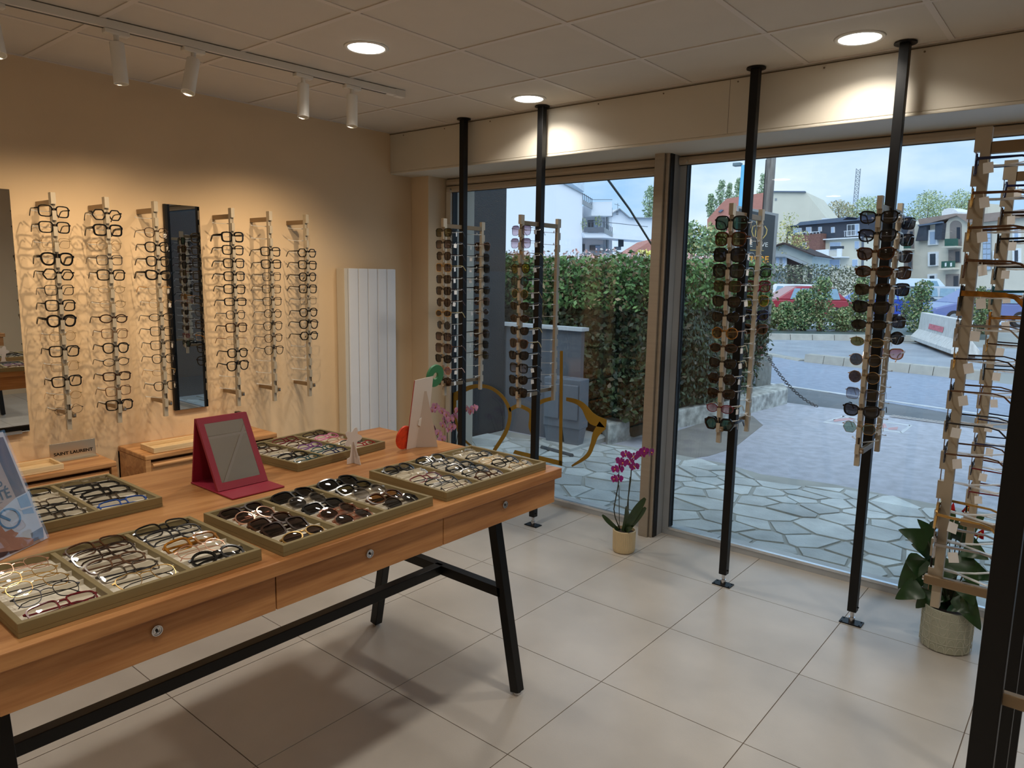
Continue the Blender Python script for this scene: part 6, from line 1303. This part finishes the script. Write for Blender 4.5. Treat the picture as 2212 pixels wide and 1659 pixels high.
def arch(x0, x1, yt, yb, nm='loggia'):
    r = (x1 - x0) / 2; pts = [(x0, yb)] + [(x0 + r - r * cos(pi * k / 12), yt + r * .9 - r * .9 * sin(pi * k / 12)) for k in range(13)] + [(x1, yb)]
    return Bb.poly(pts, 0, .06, nm, REC)
for x0, x1, yt, yb, r0, r1 in ((962, 1030, 385, 545, 500, 545), (1268, 1345, 358, 530, 478, 528)):
    a_ = arch(x0, x1, yt, yb); Bb.rect(x0 + (x1 - x0) * .62, yt + 45, x1 - 8, r0, .06, .1, 'pane', PAN, a_); f_ = Bb.poly([(x0 - 10, r0 + 3), (x1, r0), (x1, r1), (x0 - 10, r1 + 3)], .5, .58, 'balcony_rail', RGN)
    Bb.poly([(x0 - 14, r1 + 3), (x1 + 4, r1), (x1 + 4, r1 + 10), (x0 - 14, r1 + 13)], 0, .9, 'balcony_slab', BST)
for x0, y0, x1, y1 in ((950, 568, 1020, 690), (1258, 552, 1340, 640), (1240, 715, 1330, 800)): Bb.rect(x0, y0, x1, y1, 0, .06, 'loggia', REC, None, -3); Bb.rect(x0 + (x1 - x0) * .6, y0 + 12, x1 - 6, y1 - 6, .06, .1, 'pane', PAN, None, -2)
f_ = Bb.poly([(1236, 630), (1326, 625), (1324, 670), (1234, 676)], .5, .56, 'balcony_rail', RGN); Bb.poly([(1228, 676), (1330, 670), (1330, 682), (1228, 690)], 0, .9, 'balcony_slab', BST)
for k in range(5): Bb.poly([(1242 + k * 18, 640), (1252 + k * 18, 638), (1252 + k * 18, 662), (1242 + k * 18, 664)], .56, .6, 'rail_panel', FRW, f_) if k % 2 else None
for x0, y0, x1, y1 in ((1128, 422, 1192, 522), (1128, 568, 1192, 662), (1126, 714, 1184, 780), (1560, 560, 1600, 620), (1690, 400, 1740, 500), (1690, 545, 1740, 640)):
    w_ = Bb.rect(x0, y0, x1, y1, 0, .2, 'window', FRW, None, -4); Bb.rect(x0 + 16, y0 + 12, x1 - 12, y1 - 8, .2, .24, 'pane', PAN if y0 > 500 else PAB, w_, -2)
w_ = Bb.rect(1490, 405, 1545, 690, 0, .15, 'stair_window', GPL, None, -8)
for k in range(8):
    for c in range(2): Bb.rect(1494 + c * 26, 410 + k * 35, 1516 + c * 26, 440 + k * 35, .15, .18, 'pane', PAB, w_, -2)
Bb.poly([(1118, 295), (1135, 275), (1168, 266), (1205, 275), (1226, 292), (1226, 345), (1118, 350)], -4, -2, 'dormer', FRW); Bb.poly([(1380, 240), (1425, 236), (1425, 330), (1380, 330)], -4, -2, 'chimney', BST)
# lattice mast
lm_ = thing('lattice_mast', 'thin steel lattice mast above the trees', 'mast', at(1847, 130, ZG)); STM = M('mast_steel', srgb(150, 160, 172), rough=.6); p0 = at(1847, 130, py=450); p1 = at(1847, 130, py=366); w_ = 5 / FPX * 130; cr_ = Vector((CR.x, CR.y, 0)).normalized()
zs = [p0.z + (p1.z - p0.z) * k / 10 for k in range(11)]; base = Vector((p0.x, p0.y, 0))
for s_ in (-1, 1): G().tube([Vector((p0.x, p0.y, ZG)) + cr_ * w_ * s_, Vector((p0.x, p0.y, zs[-1])) + cr_ * w_ * s_ * .9], .07, 4).build('mast_leg', STM, lm_)
for k in range(10):
    for s_ in (-1, 1): G().tube([Vector((p0.x, p0.y, zs[k])) + cr_ * w_ * s_, Vector((p0.x, p0.y, zs[k + 1])) - cr_ * w_ * s_], .05, 4).build('brace', STM, lm_)
    G().tube([Vector((p0.x, p0.y, zs[k])) + cr_ * w_, Vector((p0.x, p0.y, zs[k])) - cr_ * w_], .05, 4).build('brace', STM, lm_)
# the display table of the next bay, seen in the wall mirrors
make_table('second oak display table seen only in the left wall mirror', (1.3, 1.6, 0), pi)
